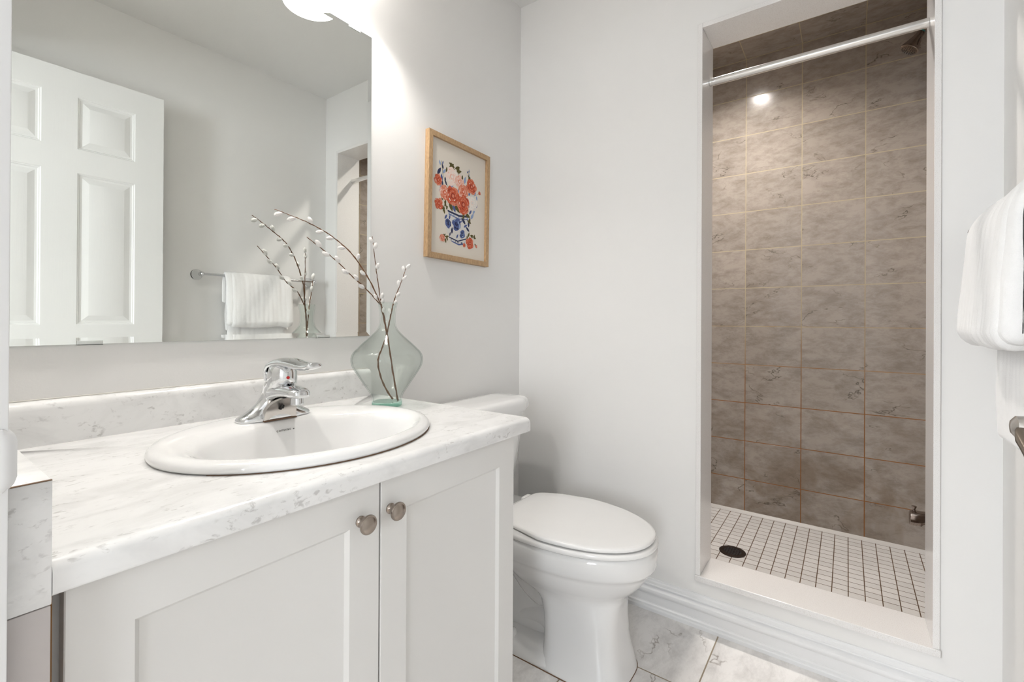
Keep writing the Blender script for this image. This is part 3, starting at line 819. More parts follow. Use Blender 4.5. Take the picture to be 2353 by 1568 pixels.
# ---- pussy willow branches
def catkin(p, d, L, parent):
    b_ = BM(); d = Vector(d).normalized()
    pr = [(.08, 0), (.55, .12), (.88, .3), (1, .5), (.92, .7), (.65, .88), (.25, .98), (.02, 1)]
    lathe(b_, p, d, [(r * L * .34, h * L * 1.22) for r, h in pr], 12)
    for v_ in b_.verts: v_.co += Vector((random.uniform(-1, 1), random.uniform(-1, 1), random.uniform(-1, 1))) * .00035
    link('catkin', b_, CATM, parent, True, None, None)
def branch(pts, label, cats, r0=.0023, lean=.62):
    P = catmull(pts, 8)
    br = thing('willow_branch', tuple(P[0]), label, 'branch', 'pussy willow branches in the vase')
    b_ = BM()
    rad = [r0 * (1 - .62 * i / (len(P) - 1)) * (1 + .22 * math.sin(i * 1.9)) for i in range(len(P))]
    Q = [p + Vector((random.uniform(-1, 1), random.uniform(-1, 1), random.uniform(-1, 1))) * .0005 for p in P]
    tube(b_, Q, rad, 7)
    link('stem', b_, STEMM, br, True)
    camdir = Vector((.58, -.81, 0))
    for k, (t, side, L) in enumerate(cats):
        i = min(int(t * (len(P) - 1)), len(P) - 2)
        d = (P[i + 1] - P[i]).normalized()
        perp = Vector((0, 0, 1)).cross(d).cross(d) * -1
        if perp.length < .1: perp = Vector((.6, -.8, 0))
        perp.normalize()
        if d.z > 0.8:
            perp = camdir
        catkin(P[i] + perp * side * .0016, d * .80 + perp * side * lean, L, br)
branch([(-.868, -.214, .842), (-.8795, -.2040, .930), (-.8903, -.195, 1.0214), (-.8995, -.187, 1.085), (-.905, -.183, 1.103), (-.924, -.160, 1.165), (-.956, -.140, 1.222), (-.985, -.122, 1.254), (-1.013, -.108, 1.276), (-1.055, -.093, 1.296), (-1.09, -.075, 1.310), (-1.120, -.061, 1.320)],
       'longest willow branch, arching highest and leaning left over the mirror', [(.47, -1, .015), (.53, 1, .015), (.60, -1, .016), (.68, -1, .016), (.745, -1, .016), (.80, 1, .016), (.875, -1, .017), (.945, -1, .017)])
branch([(-.878, -.205, .846), (-.898, -.189, .890), (-.9075, -.181, .945), (-.8985, -.188, .985), (-.892, -.194, 1.02), (-.900, -.187, 1.085), (-.910, -.181, 1.103), (-.938, -.166, 1.138), (-.972, -.163, 1.163), (-1.008, -.150, 1.199), (-1.040, -.138, 1.226), (-1.075, -.126, 1.253)],
       'shorter willow branch leaning left just below the highest one', [(.56, 1, .014), (.64, -1, .016), (.70, 1, .016), (.755, -1, .017), (.81, 1, .017), (.865, -1, .017), (.93, 1, .018)], .0023, .22)
branch([(-.8905, -.195, 1.02), (-.900, -.187, 1.08), (-.903, -.186, 1.103), (-.908, -.178, 1.160), (-.911, -.171, 1.215), (-.915, -.165, 1.274)],
       'nearly upright willow branch in the middle of the vase', [(.18, 1, .013), (.36, 1, .014), (.44, 1, .015), (.72, 1, .015), (.88, 1, .016), (.93, -1, .015)], .0019, .30)
branch([(-.8900, -.195, 1.02), (-.882, -.201, 1.07), (-.876, -.205, 1.104), (-.867, -.211, 1.135), (-.858, -.219, 1.168), (-.851, -.226, 1.200)],
       'short willow branch leaning right towards the picture', [(.22, -1, .014), (.36, 1, .012), (.48, 1, .014), (.66, -1, .015), (.76, 1, .014), (.88, -1, .015), (.94, 1, .014)], .0019, .35)

# ============================================================ FRAMED PICTURE
PC = Vector((-0.4080, 0, 1.4895)); PW, PH, PD = 0.3330, 0.4400, 0.0200
pic = thing('framed_picture', tuple(PC), 'oak-framed floral vase print hanging left of the wall corner', 'picture', None, (0, math.radians(0.9), 0))
def plink(name, b_, mat, parent, smooth=False, ang=40):
    o = link(name, b_, mat, None, smooth, None, ang); o.parent = parent; return o
fw = 0.0185
def fr(a, c, y): return [(-a, y, -c), (a, y, -c), (a, y, c), (-a, y, c)]
b_ = BM()
hw, hh_ = PW / 2, PH / 2
loft(b_, [fr(hw - fw, hh_ - fw, -.004), fr(hw, hh_, -.0005), fr(hw, hh_, -PD + .0006), fr(hw - .0006, hh_ - .0006, -PD), fr(hw - fw + .0006, hh_ - fw + .0006, -PD), fr(hw - fw, hh_ - fw, -PD + .0006), fr(hw - fw, hh_ - fw, -.004)], False, False)
bmesh.ops.remove_doubles(b_, verts=b_.verts, dist=1e-6)
for s, c in (((-1, -1), 0), ((1, 1), 0), ((-1, 1), 0), ((1, -1), 0)): pass
plink('frame', b_, OAK, pic)
MITM = m_plain('mitre_gap', (0.25, 0.16, 0.09), .7)
for sx in (-1, 1):
    for sz in (-1, 1):
        b_ = BM()
        a = Vector((sx * hw, -PD - .0001, sz * hh_)); c = Vector((sx * (hw - fw), -PD - .0001, sz * (hh_ - fw)))
        d = (c - a).normalized(); nn = Vector((-d.z, 0, d.x)) * .00025
        b_.faces.new([b_.verts.new(q) for q in (a + nn, c + nn, c - nn, a - nn)])
        plink('mitre_line', b_, MITM, pic)
b_ = BM(); loft(b_, [fr(hw - fw + .001, hh_ - fw + .001, -.004), fr(hw - fw + .001, hh_ - fw + .001, -.0105)])
prt = plink('print', b_, PAPER, pic)
pw, ph = PW - 2 * fw, PH - 2 * fw
ART = {k: m_plain('ink_' + k, c, .8) for k, c in {
    'coral': (.50, .085, .035), 'coral_dark': (.27, .03, .014), 'coral_light': (.60, .20, .12), 'blush': (.72, .42, .34), 'blush_light': (.76, .60, .53),
    'cream': (.74, .68, .62), 'navy': (.020, .026, .075), 'blue': (.07, .10, .25), 'sky': (.24, .32, .50), 'olive': (.09, .075, .02), 'china': (.62, .60, .57)}.items()}
AK = list(ART.keys())
artb = BM(); ALV = [0]
def apoly(pts, mat):
    ALV[0] += 1
    y = -.0107 - ALV[0] * 0.7e-6
    f = artb.faces.new([artb.verts.new(((u - .5) * pw, y, (v - .5) * ph)) for u, v in pts])
    f.material_index = AK.index(mat)
ASP = pw / ph
def blob(u, v, r, mat, sx=1.0, rot=0.0, jag=.16, n=14):
    pts = []
    for i in range(n):
        a = 2 * PI * i / n; q = r * (1 + random.uniform(-jag, jag))
        x, z = q * math.cos(a) * sx, q * math.sin(a)
        x, z = x * math.cos(rot) - z * math.sin(rot), x * math.sin(rot) + z * math.cos(rot)
        pts.append((u + x, v + z * ASP))
    apoly(pts, mat)
def leaf(u, v, L, mat, rot=None):
    L *= 1.15
    rot = random.uniform(0, PI) if rot is None else rot
    pts = []
    for t, w in ((-1, 0), (-.5, .28), (0, .36), (.5, .25), (1, 0), (.5, -.25), (0, -.36), (-.5, -.28)):
        x, z = t * L * .5, w * L * .55
        x, z = x * math.cos(rot) - z * math.sin(rot), x * math.sin(rot) + z * math.cos(rot)
        pts.append((u + x, v + z * ASP))
    apoly(pts, mat)
def rose(u, v, r, kind):
    base, dk, lt = {'o': ('coral', 'coral_dark', 'coral_light'), 'o2': ('coral_light', 'coral', 'blush'), 'p': ('blush_light', 'blush', 'cream'),
                    'p2': ('blush', 'coral_light', 'blush_light'), 'w': ('cream', 'blush_light', 'china')}[kind]
    r *= .92
    for k in range(7):
        a = 2 * PI * k / 7 + random.random()
        blob(u + r * .55 * math.cos(a), v + r * .55 * math.sin(a) * ASP, r * .50, random.choice((base, base, lt)), 1, a, .12)
    blob(u, v, r * .72, base)
    for ring_, cnt in ((.86, 12), (.66, 11), (.46, 8)):
        for k in range(cnt):
            a = 2 * PI * k / cnt + random.uniform(-.25, .25) + ring_ * 3; q = ring_ * r * random.uniform(.88, 1.06)
            blob(u + q * math.cos(a), v + q * math.sin(a) * ASP, r * random.uniform(.13, .20), random.choice((dk, lt, lt, base, 'cream' if random.random() < .35 else lt)), .32, a, .25, 8)
    blob(u, v, r * .30, dk); blob(u + r * .04, v, r * .18, lt)
BLUE = [(.144, .797, .03), (.195, .807, .022), (.193, .774, .03), (.134, .721, .05), (.222, .737, .035), (.18, .674, .04), (.239, .666, .03), (.191, .63, .035), (.253, .64, .03), (.166, .589, .035), (.158, .564, .03), (.596, .727, .045), (.646, .814, .02), (.675, .83, .02), (.673, .79, .02), (.681, .614, .03), (.797, .632, .03), (.83, .597, .03), (.829, .521, .03), (.709, .445, .035), (.778, .459, .035), (.745, .41, .045), (.355, .631, .05), (.469, .6, .04), (.401, .437, .05)]
GREEN = [(.346, .817, .06), (.395, .778, .04), (.46, .805, .05), (.49, .786, .04), (.266, .759, .04), (.54, .751, .03), (.678, .761, .04), (.188, .504, .035), (.243, .476, .035), (.25, .444, .035), (.21, .406, .03), (.229, .39, .035), (.269, .419, .03), (.345, .439, .06), (.457, .445, .07), (.654, .404, .05), (.687, .359, .045), (.869, .661, .02), (.683, .221, .035), (.747, .228, .035), (.805, .224, .035), (.285, .155, .035), (.247, .179, .03), (.258, .134, .03), (.654, .188, .03), (.819, .146, .02), (.575, .403, .05)]
# jar body
LFT = [(.285, .405), (.302, .376), (.261, .343), (.242, .294), (.253, .249), (.292, .198), (.33, .16), (.331, .141), (.397, .119)]
RGT = [(.694, .405), (.676, .372), (.701, .341), (.705, .291), (.682, .239), (.635, .185), (.630, .161), (.600, .125)]
apoly(LFT + [(.50, .108)] + RGT[::-1], 'china')
for (a0, a1, h) in ((.405, .378, .028), (.168, .145, .018)):
    pass
apoly([(.285, .405), (.50, .388), (.694, .405), (.682, .388), (.50, .370), (.297, .388)], 'navy')
apoly([(.302, .376), (.49, .356), (.676, .372), (.668, .364), (.49, .346), (.31, .366)], 'blue')
apoly([(.318, .170), (.48, .150), (.640, .190), (.636, .178), (.48, .138), (.325, .158)], 'navy')
apoly([(.375, .127), (.50, .108), (.602, .127), (.612, .142), (.50, .122), (.350, .138)], 'blue')
for k in range(26):
    u = random.uniform(.31, .67); blob(u, .382 - .018 * math.sin((u - .29) / .4 * PI), .010, random.choice(('china', 'sky')), .8, 0, .3, 7)
for k in range(16):
    u = random.uniform(.35, .62); blob(u, .150 - .018 * math.sin((u - .33) / .3 * PI), .009, random.choice(('china', 'sky', 'navy')), .8, 0, .3, 7)
for (u, v), r in [((.306, .283), .069), ((.455, .297), .096), ((.578, .345), .042), ((.619, .302), .031), ((.66, .277), .035), ((.564, .218), .062), ((.373, .23), .035), ((.262, .339), .031), ((.327, .344), .027), ((.588, .337), .031), ((.338, .193), .023), ((.469, .188), .027), ((.53, .33), .023), ((.678, .328), .035)]:
    if r > .05:
        blob(u, v, r * .8, 'blue', 1, 0, .2)
        for k in range(12):
            a = random.uniform(0, 2 * PI); q = random.uniform(.1, .8) * r
            blob(u + q * math.cos(a) * .8, v + q * math.sin(a) * ASP * .8, r * .24, random.choice(('navy', 'navy', 'sky')), .5, a, .2, 8)
    else:
        leaf(u, v, r * 2.2, random.choice(('blue', 'navy')))
for (u, v, s) in GREEN:
    for k in range(2): leaf(u + random.uniform(-.01, .01), v + random.uniform(-.01, .01), s * 1.7, 'olive')
for (u, v, s) in BLUE: leaf(u, v, s * 2.0, random.choice(('navy', 'blue', 'sky')) if u < .5 else random.choice(('sky', 'blue')), random.uniform(.8, 2.2))
for pth_ in ([(.30, .60), (.20, .70), (.17, .82)], [(.45, .66), (.40, .76), (.345, .84)], [(.62, .62), (.66, .73), (.67, .83)], [(.74, .60), (.83, .63), (.88, .655)], [(.60, .13), (.72, .13), (.83, .14)], [(.21, .14), (.25, .155), (.29, .16)], [(.46, .7), (.47, .77), (.49, .82)]):
    for (u0, v0), (u1, v1) in zip(pth_, pth_[1:]):
        apoly([(u0 - .003, v0), (u0 + .003, v0), (u1 + .003, v1), (u1 - .003, v1)], 'olive')
for (u, v), r, k in [((.355, .714), .119, 'p'), ((.494, .695), .087, 'p2'), ((.739, .539), .108, 'w'), ((.12, .641), .073, 'o'), ((.722, .689), .108, 'o'), ((.234, .549), .096, 'o2'), ((.566, .615), .096, 'o2'), ((.377, .543), .131, 'o'), ((.571, .495), .131, 'o'), ((.138, .437), .077, 'o'), ((.884, .655), .027, 'o'), ((.204, .142), .05, 'o2'), ((.706, .15), .081, 'o'), ((.598, .12), .029, 'o'), ((.836, .134), .023, 'o2')]:
    rose(u, v, r * 1.0, k)
me = bpy.data.meshes.new('painted_flowers'); 
for f in artb.faces:
    f.normal_update()
    if f.normal.y > 0: f.normal_flip()
artb.to_mesh(me); artb.free()
for k in AK: me.materials.append(ART[k])
ao = bpy.data.objects.new('painted_flowers', me); COL.objects.link(ao); ao.parent = prt

# ============================================================ TOILET
TX = -0.375
toi = thing('toilet', (TX, -0.35, 0), 'white two-piece elongated toilet between the vanity and the shower wall', 'toilet')
def egg(z, w, yf, yb, cx=TX, n=56, ef=.92, eb=.72, cyr=.40, ey=.96):
    """egg outline: yf front tip, yb back, widest at cyr from the back"""
    cy = yb + (yf - yb) * cyr
    out = []
    for i in range(n):
        a = 2 * PI * i / n
        c, s = math.cos(a), math.sin(a)
        if s < 0: out.append((cx + w * spow(c, ef), cy + (cy - yf) * spow(s, ey), z))
        else: out.append((cx + w * spow(c, eb), cy + (yb - cy) * spow(s, eb), z))
    return out
b_ = BM()
bowl = [(0.392, .168, -.722, -.235), (.398, .176, -.730, -.228), (.394, .1815, -.7355, -.224), (.380, .1835, -.7375, -.222), (.345, .1815, -.7345, -.222), (.336, .1790, -.7300, -.222), (.332, .1740, -.7240, -.224),
        (.320, .1700, -.7180, -.228), (.295, .1580, -.7020, -.245), (.270, .1420, -.6800, -.275), (.248, .1230, -.6540, -.310), (.232, .1130, -.6480, -.350), (.218, .1070, -.6430, -.378), (.200, .1035, -.6400, -.396),
        (.160, .1020, -.6385, -.406), (.110, .1030, -.6410, -.410), (.070, .1060, -.6480, -.410), (.045, .1105, -.6550, -.408), (.0, .1180, -.6660, -.404)]
rings = []
for z, w, f_, bk in bowl:
    e_ = .92 if z > .25 else .92 - .40 * min(1, (.25 - z) / .06)
    rings.append(egg(z, w, f_, bk, ef=e_, eb=.62 if z > .25 else .45, ey=.96 if z > .25 else .96 - .38 * min(1, (.25 - z) / .06)))
loft(b_, rings, True, True)
# deck under the tank
dk = [(.398, .115, -.30, -.035), (.392, .120, -.31, -.030), (.345, .118, -.31, -.035), (.30, .10, -.30, -.06), (.24, .075, -.30, -.10)]
loft(b_, [[(TX + w * spow(math.cos(a), .5), (f_ + bk) / 2 + (bk - f_) / 2 * spow(math.sin(a), .5), z) for a in [2 * PI * i / 40 for i in range(40)]] for z, w, f_, bk in dk])
# foot plate
ft = [(0.0, .1190, -.52, -.110), (.012, .1185, -.52, -.112), (.030, .1120, -.52, -.118), (.046, .0960, -.50, -.125), (.060, .0700, -.48, -.135)]
loft(b_, [[(TX + w * spow(math.cos(a), .55), (f_ + bk) / 2 + (bk - f_) / 2 * spow(math.sin(a), .55), z) for a in [2 * PI * i / 40 for i in range(40)]] for z, w, f_, bk in ft])
# web between column and back, and the trapway bulge
loft(b_, [[(TX + w * spow(math.cos(a), .6), -.28 + .15 * spow(math.sin(a), .6), z) for a in [2 * PI * i / 32 for i in range(32)]] for z, w in ((.04, .062), (.10, .050), (.20, .048), (.31, .060))])
tube(b_, catmull([(TX, -.47, .20), (TX, -.40, .185), (TX, -.345, .205), (TX, -.30, .245), (TX, -.255, .262), (TX, -.21, .235), (TX, -.195, .17), (TX, -.20, .10), (TX, -.215, .04)], 5),
     [.060] * 6 + [.068] * 12 + [.070] * 12 + [.066] * 11, 24)
tube(b_, catmull([(TX, -.43, .085), (TX, -.385, .105), (TX, -.335, .095), (TX, -.29, .055)], 4), .054, 20)
body = link('bowl', b_, PORC, toi, True, None, 50)
for sx in (-1, 1):
    b_ = BM(); lathe(b_, (TX + sx * .0920, -.305, .040), (0, 0, 1), [(.0135, 0), (.0140, .004), (.0135, .014), (.0115, .020), (.0075, .0235), (.001, .025)], 24)
    link('bolt_cap', b_, SEATM, body, True)
b_ = BM()
loft(b_, [egg(.4000, .1775, -.7300, -.235), egg(.4000, .1820, -.7350, -.232), egg(.4030, .1850, -.7380, -.230), egg(.4110, .1850, -.7380, -.230), egg(.4145, .1825, -.7350, -.232), egg(.4150, .1750, -.727, -.236)], True, True)
seat = link('seat', b_, SEATM, toi, True, None, 60)
def lidring(z, w, yf, yb, n=56):
    r = egg(z, w, yf, yb, n=n, eb=.30)
    out = []
    for x, y, z_ in r:
        if y > -.40:
            t = min(1, (y + .44) / .19); f = 1 - .27 * t * t * (3 - 2 * t)
            f += .05 * max(0, (t - .8) / .2) ** 2
            x = TX + (x - TX) * f
        out.append((x, y, z_))
    return out
b_ = BM()
ZL = .4225
loft(b_, [lidring(ZL - .0035, .1700, -.722, -.262), lidring(ZL - .0035, .1755, -.7275, -.260), lidring(ZL, .1785, -.7305, -.258), lidring(ZL + .005, .1785, -.7305, -.258), lidring(ZL + .0085, .1765, -.7280, -.260), lidring(ZL + .0100, .168, -.719, -.266), lidring(ZL + .0115, .120, -.66, -.30), lidring(ZL + .0120, .03, -.5, -.42)], True, True)
link('lid', b_, SEATM, toi, True, None, 60)
for dx, dy in ((-.115, -.600), (.115, -.600), (-.155, -.46), (.155, -.46)):
    b_ = BM(); box(b_, TX + dx - .012, TX + dx + .012, dy - .006, dy + .006, .4145, .4195, .001)
    link('bumper', b_, SEATM, seat, True)
for sx in (-1, 1):
    b_ = BM(); box(b_, TX + sx * .075 - .022, TX + sx * .075 + .022, -.262, -.234, .3985, .4250, .005, 3)
    link('hinge', b_, SEATM, seat, True)
# tank
b_ = BM()
def rrect(z, hw_, yf, yb, e=.28, n=48, cut=.035):
    cy, hy = (yf + yb) / 2, (yb - yf) / 2
    out = []
    for i in range(n):
        a = 2 * PI * i / n
        x = hw_ * spow(math.cos(a), e); y = hy * spow(math.sin(a), e)
        # cut the front corners
        if y < 0:
            ov = (abs(x) / hw_ + abs(y) / hy) - (2 - cut / hw_ - cut / hy * .35)
            if ov > 0: x -= math.copysign(ov * hw_ * .5, x); y += ov * hy * .5
        out.append((TX + x, cy + y, z))
    return out
tk = [(.402, .118, -.145, -.048), (.410, .131, -.160, -.040), (.425, .139, -.168, -.034), (.50, .152, -.173, -.030), (.60, .169, -.179, -.026), (.70, .186, -.184, -.024), (.7155, .188, -.185, -.024)]
loft(b_, [rrect(z, w, f_, k) for z, w, f_, k in tk])
tank = link('tank', b_, PORC, toi, True, None, 50)
b_ = BM()
lk = [(.7155, .190, -.188, -.020), (.7170, .1960, -.1945, -.016), (.7260, .1985, -.1975, -.014), (.7460, .1975, -.1965, -.014), (.7550, .1950, -.194, -.016), (.7610, .1890, -.187, -.021), (.7645, .176, -.172, -.032), (.7655, .12, -.13, -.06)]
loft(b_, [rrect(z, w, f_, k, .26) for z, w, f_, k in lk])
link('tank_lid', b_, PORC, toi, True, None, 50)
b_ = BM(); lathe(b_, (TX - .128, -.178, .672), (0, -1, 0), [(.011, 0), (.011, .008), (.004, .010)], 20); box(b_, TX - .14, TX - .07, -.196, -.189, .664, .678, .003)
link('flush_lever', b_, CHROME, toi, True)
# stained seam where the foot meets the floor
b_ = BM()
pts = [(x, y, .0008) for x, y, z in egg(0, .1190, -.6655, -.404, ef=.52, eb=.45, ey=.58) if y < -.50]
pts = [(TX - .1185, -.14, .0008), (TX - .1190, -.30, .0008), (TX - .1190, -.45, .0008)] + sorted([p for p in pts if p[0] < TX], key=lambda p: -p[1]) + sorted([p for p in pts if p[0] >= TX], key=lambda p: p[1])
tube(b_, pts, .0016, 6)
link('floor_seam', b_, CAULK, toi, True)

# ============================================================ SHOWER FITTINGS
rod = thing('shower_rod', (0.085, -1.07, 1.93), 'straight chrome curtain rod across the top of the shower opening', 'rod')
b_ = BM(); lathe(b_, (0.100, I1 + .0005, 1.9240), (0, 1, 0.0), [(.0135, 0), (.0135, .5975)], 28)
link('bar', b_, RODM, rod, True)

sh = thing('shower_fixture', (.6, SY1, 2.16), 'chrome bell shower head on a short arm inside the shower', 'shower head')
b_ = BM()
tube(b_, catmull([(.60, SY1 + .001, 2.165), (.60, -1.46, 2.168), (.60, -1.428, 2.160), (.60, -1.408, 2.148), (.60, -1.398, 2.140)], 5), .0085, 14)
lathe(b_, (.60, SY1 + .0005, 2.165), (0, 1, 0), [(.028, 0), (.027, .004), (.012, .010)], 28)
link('arm', b_, HEADM, sh, True)
ad_ = Vector((-.10, .52, -.85)).normalized(); hb = Vector((.60, -1.4010, 2.1420))
b_ = BM(); lathe(b_, hb, ad_, [(.0100, 0), (.0105, .006)], 20); link('thread_tape', b_, TEAL, sh, True)
b_ = BM(); lathe(b_, hb + ad_ * .005, ad_, [(.0115, 0), (.0135, .004), (.0130, .014), (.0160, .024), (.0220, .042), (.0285, .058), (.0305, .064), (.0305, .068), (.0285, .0695)], 36)
bell = link('shower_head', b_, HEADM, sh, True, None, 50)
b_ = BM(); lathe(b_, hb + ad_ * .0742, ad_, [(.0285, 0), (.0270, .0012), (.001, .0016)], 36); face = link('spray_face', b_, BRONZE, bell, True)
b_ = BM(); s_, u_, _ = frame(ad_)
for rr_, cnt in ((.008, 6), (.015, 12), (.0215, 18)):
    for k in range(cnt):
        a = 2 * PI * k / cnt
        lathe(b_, hb + ad_ * .0756 + (s_ * math.cos(a) + u_ * math.sin(a)) * rr_, ad_, [(.0018, 0), (.0015, .0012)], 8)
nz = link('nozzles', b_, DARK, bell, True); nz['kind'] = 'stuff'

ts = thing('tub_spout', (.6, SY1, .34), 'chrome diverter spout low on the right shower wall', 'spout')
b_ = BM()
def sring2(y, zc, w, ht, hb_): return [(.60 + w * spow(math.cos(a), .6), y, zc + (ht if math.sin(a) > 0 else hb_) * spow(math.sin(a), .6)) for a in [2 * PI * k / 32 for k in range(32)]]
loft(b_, [sring2(SY1 + .0005, .332, .024, .024, .020), sring2(-1.46, .332, .0235, .023, .019), sring2(-1.410, .331, .0235, .022, .021), sring2(-1.402, .329, .0235, .023, .029), sring2(-1.380, .328, .0235, .024, .030), sring2(-1.3720, .327, .0225, .024, .028), sring2(-1.3690, .326, .018, .018, .023)])
link('spout_body', b_, HEADM, ts, True)
b_ = BM(); lathe(b_, (.60, -1.3830, .3500), (0, 0, 1), [(.0045, 0), (.0040, .009), (.0075, .0165), (.0078, .0195), (.006, .0205)], 20)
link('diverter_knob', b_, HEADM, ts, True)

dr = thing('shower_drain', (.5178, -.7757, FZ), 'round dark rusty drain grate set in the white mosaic floor', 'drain')
b_ = BM(); lathe(b_, (.5178, -.7757, FZ + .0005), (0, 0, 1), [(.0530, 0), (.0530, .0022), (.0500, .0034), (.0365, .0034), (.0350, .0015)], 44)
link('ring', b_, FIRONM, dr, True)
b_ = BM()
lathe(b_, (.5178, -.7757, FZ + .0004), (0, 0, 1), [(.0350, 0), (.0350, .0004)], 36)
link('dark_well', b_, DARK, dr, False)
b_ = BM()
for k in range(-3, 4):
    q = k * .0105; L_ = math.sqrt(.0355 ** 2 - q * q)
    box(b_, .5178 + q - .0018, .5178 + q + .0018, -.7757 - L_, -.7757 + L_, FZ + .0012, FZ + .0034)
    box(b_, .5178 - L_, .5178 + L_, -.7757 + q - .0018, -.7757 + q + .0018, FZ + .0012, FZ + .0034)
link('grate', b_, m_plain('grate_metal', (.12, .115, .12), .4, .8), dr, False)

pot = thing('shower_ceiling_light', (.49, -.745, ZC), 'round lit ceiling light over the shower floor', 'ceiling light')
b_ = BM(); lathe(b_, (.49, -.745, ZC - .0005), (0, 0, -1), [(.078, 0), (.078, .003), (.058, .006), (.055, .0045), (.055, -.052), (.001, -.053)], 44, False, True)
link('trim_ring', b_, TRIMP, pot, True)
b_ = BM(); lathe(b_, (.49, -.745, ZC + .040), (0, 0, -1), [(.0535, 0), (.052, .0030), (.001, .0040)], 44)
link('lens', b_, POTM, pot, True)

# ============================================================ TOWEL BAR AND TOWEL
tb = thing('towel_bar', (-.417, WR, 1.277), 'chrome towel bar with round posts on the right wall', 'towel bar')
BYB = -1.432
b_ = BM(); lathe(b_, (-.722, BYB, 1.2775), (1, 0, 0), [(.0068, 0), (.0068, .610)], 20); link('bar', b_, CHROME, tb, True)
for px in (-.716, -.118):
    b_ = BM(); lathe(b_, (px, WR + .0005, 1.2775), (0, 1, 0), [(.0270, 0), (.0275, .004), (.0235, .008), (.0225, .012), (.0170, .022), (.0120, .038), (.0100, .052), (.0105, .058), (.0125, .066), (.0110, .076), (.0060, .082), (.001, .084)], 36)
    link('post', b_, CHROME, tb, True, None, 50)
b_ = BM()
def towel_strip(b_, x0, x1, outl, nx, wob, seed):
    rings = []
    for i in range(nx + 1):
        t = i / nx; t = .5 - .5 * math.cos(PI * t) if nx else t
        t = .65 * t + .35 * (i / nx); x = x0 + (x1 - x0) * t
        e = min(t, 1 - t) * abs(x1 - x0) / .026
        end = math.sqrt(max(0, 1 - (1 - min(1, e)) ** 2))
        cyz = [sum(p[0] for p in outl) / len(outl), sum(p[1] for p in outl) / len(outl)]
        ring = []
        for k, (y, z, my, mz) in enumerate(outl):
            q = .02 + .98 * end
            yy, zz = my + (y - my) * q, mz + (z - mz) * q
            nz = mnoise.noise(Vector((x * 14 + seed, yy * 8, zz * 5)))
            nz2 = mnoise.noise(Vector((x * 45 + seed, yy * 30, zz * 16)))
            out_ = Vector((y - my, z - mz)); L = out_.length or 1
            rib = .0010 * abs(math.sin(x * PI / .024)) ** .6
            dd = (nz * wob + nz2 * .0022 + rib) * (L / .02 if L < .02 else 1)
            yy += out_.x / L * dd; zz += out_.y / L * dd
            sag = .006 * mnoise.noise(Vector((x * 6 + 3, 0, seed)))
            ring.append((x + .010 * mnoise.noise(Vector((zz * 7, seed, 2))) * (1 - 2 * t) * (1 - end * .3), yy, zz + sag))
        rings.append(ring)
    loft(b_, rings, False, False)
def band(path, th):
    """closed outline around a centre line: path of (y,z), th list of half thickness"""
    L, Rr = [], []
    P = [Vector((p[0], p[1])) for p in path]
    for i, p in enumerate(P):
        d = (P[min(i + 1, len(P) - 1)] - P[max(i - 1, 0)]).normalized(); nn = Vector((-d.y, d.x))
        L.append((p.x + nn.x * th[i], p.y + nn.y * th[i], p.x, p.y)); Rr.append((p.x - nn.x * th[i], p.y - nn.y * th[i], p.x, p.y))
    capE = []
    d = (P[-1] - P[-2]).normalized()
    for a in (-1.3, -.95, -.6, -.3, 0, .3, .6, .95, 1.3):
        q = P[-1] + Vector((d.x * math.cos(a) - d.y * math.sin(a), d.x * math.sin(a) + d.y * math.cos(a))) * th[-1] * .95
        capE.append((q.x, q.y, P[-1].x, P[-1].y))
    capS = []
    d = (P[0] - P[1]).normalized()
    for a in (-1.3, -.95, -.6, -.3, 0, .3, .6, .95, 1.3):
        q = P[0] + Vector((d.x * math.cos(a) - d.y * math.sin(a), d.x * math.sin(a) + d.y * math.cos(a))) * th[0] * .95
        capS.append((q.x, q.y, P[0].x, P[0].y))
    # L side is on the left of travel
    return L + capE[::-1] + Rr[::-1] + capS[::-1]
def dens(path, th, sub=5):
    P = catmull([(p[0], p[1], t) for p, t in zip(path, th)], sub)
    return [(p.x, p.y) for p in P], [max(.001, p.z) for p in P]
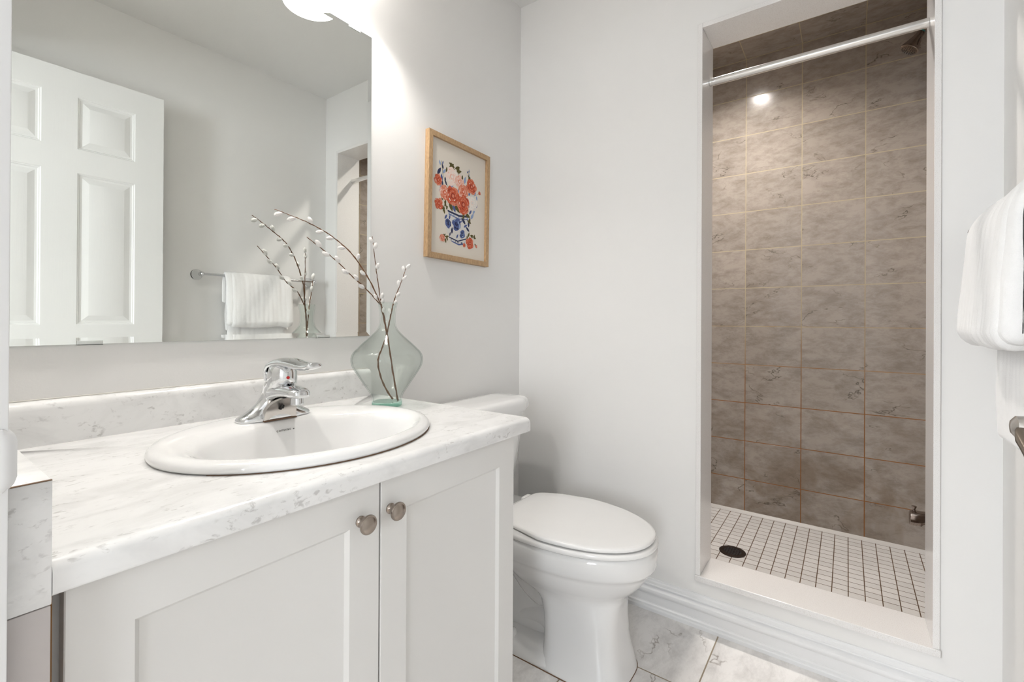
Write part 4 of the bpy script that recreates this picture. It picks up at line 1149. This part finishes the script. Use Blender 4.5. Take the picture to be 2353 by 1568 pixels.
# front fold over the bar (thick) and the longer layer behind
pth, th = dens([(-1.4055, 1.038), (-1.4060, 1.08), (-1.4065, 1.14), (-1.4060, 1.20), (-1.4090, 1.252), (-1.4280, 1.2890), (-1.4485, 1.255), (-1.4500, 1.20), (-1.4500, 1.10), (-1.4500, 1.00)],
               [.0310, .0285, .0240, .0190, .0150, .0095, .0100, .0105, .0110, .0110])
towel_strip(b_, -.602, -.266, band(pth, th), 90, .0035, 1.3)
towel_strip(b_, -.618, -.500, band(pth[:int(len(pth) * .86)], [t_ * .74 for t_ in th[:int(len(pth) * .86)]]), 60, .0018, 8.3)
pth, th = dens([(-1.4490, 1.20), (-1.449, 1.10), (-1.448, .98), (-1.447, .90), (-1.448, .828)], [.006, .010, .013, .014, .013])
towel_strip(b_, -.592, -.285, band(pth, th), 70, .0045, 5.1)
for v_ in b_.verts:
    v_.co += Vector((random.uniform(-1, 1), random.uniform(-1, 1), random.uniform(-1, 1))) * .00022
tw = link('towel', b_, TERRY, None, True, None, None)
tag(tw, 'thick white terry towel folded over the chrome bar', 'towel')

# ============================================================ VANITY LIGHT above the mirror
vl = thing('vanity_light', (-1.215, 0, 2.16), 'two-shade vanity light fixed above the mirror', 'wall light')
b_ = BM(); box(b_, -1.50, -.93, -.0005, -.022, 2.135, 2.185, .004); link('back_plate', b_, CHROME, vl, True)
for sx in (-.915, -1.515):
    b_ = BM(); tube(b_, catmull([(max(min(sx, -.95), -1.48), -.02, 2.16), (sx, -.07, 2.175), (sx, -.125, 2.175), (sx, -.143, 2.150), (sx, -.143, 2.125)], 5), .008, 12)
    arm = link('arm', b_, CHROME, vl, True)
    b_ = BM()
    sp_ = [(.022, .130), (.030, .126), (.040, .110), (.046, .085), (.052, .055), (.063, .025), (.077, .0)]
    lathe(b_, (sx, -.143, 2.000), (0, 0, 1), sp_ + [(r - .003, h + .0005) for r, h in sp_[::-1]], 40, True, True) if False else None
    n_ = 40
    loft(b_, [[(sx + r * math.cos(2 * PI * i / n_), -.143 + r * math.sin(2 * PI * i / n_), 2.0 + h) for i in range(n_)] for r, h in (sp_ + [(max(.001, r - .003), h - (.003 if r < .03 else 0)) for r, h in sp_[::-1]])[0:0] + sp_[::1]], True, False)
    shd = link('shade', b_, SHADEM, arm, True, None, 60)
    sol = shd.modifiers.new('thickness', 'SOLIDIFY'); sol.thickness = .0025
    b_ = BM(); bmesh.ops.create_uvsphere(b_, u_segments=24, v_segments=14, radius=.026)
    for v_ in b_.verts: v_.co += Vector((sx, -.143, 2.062))
    link('bulb', b_, BULBM, arm, True, None, None)

bpy.context.view_layer.update()
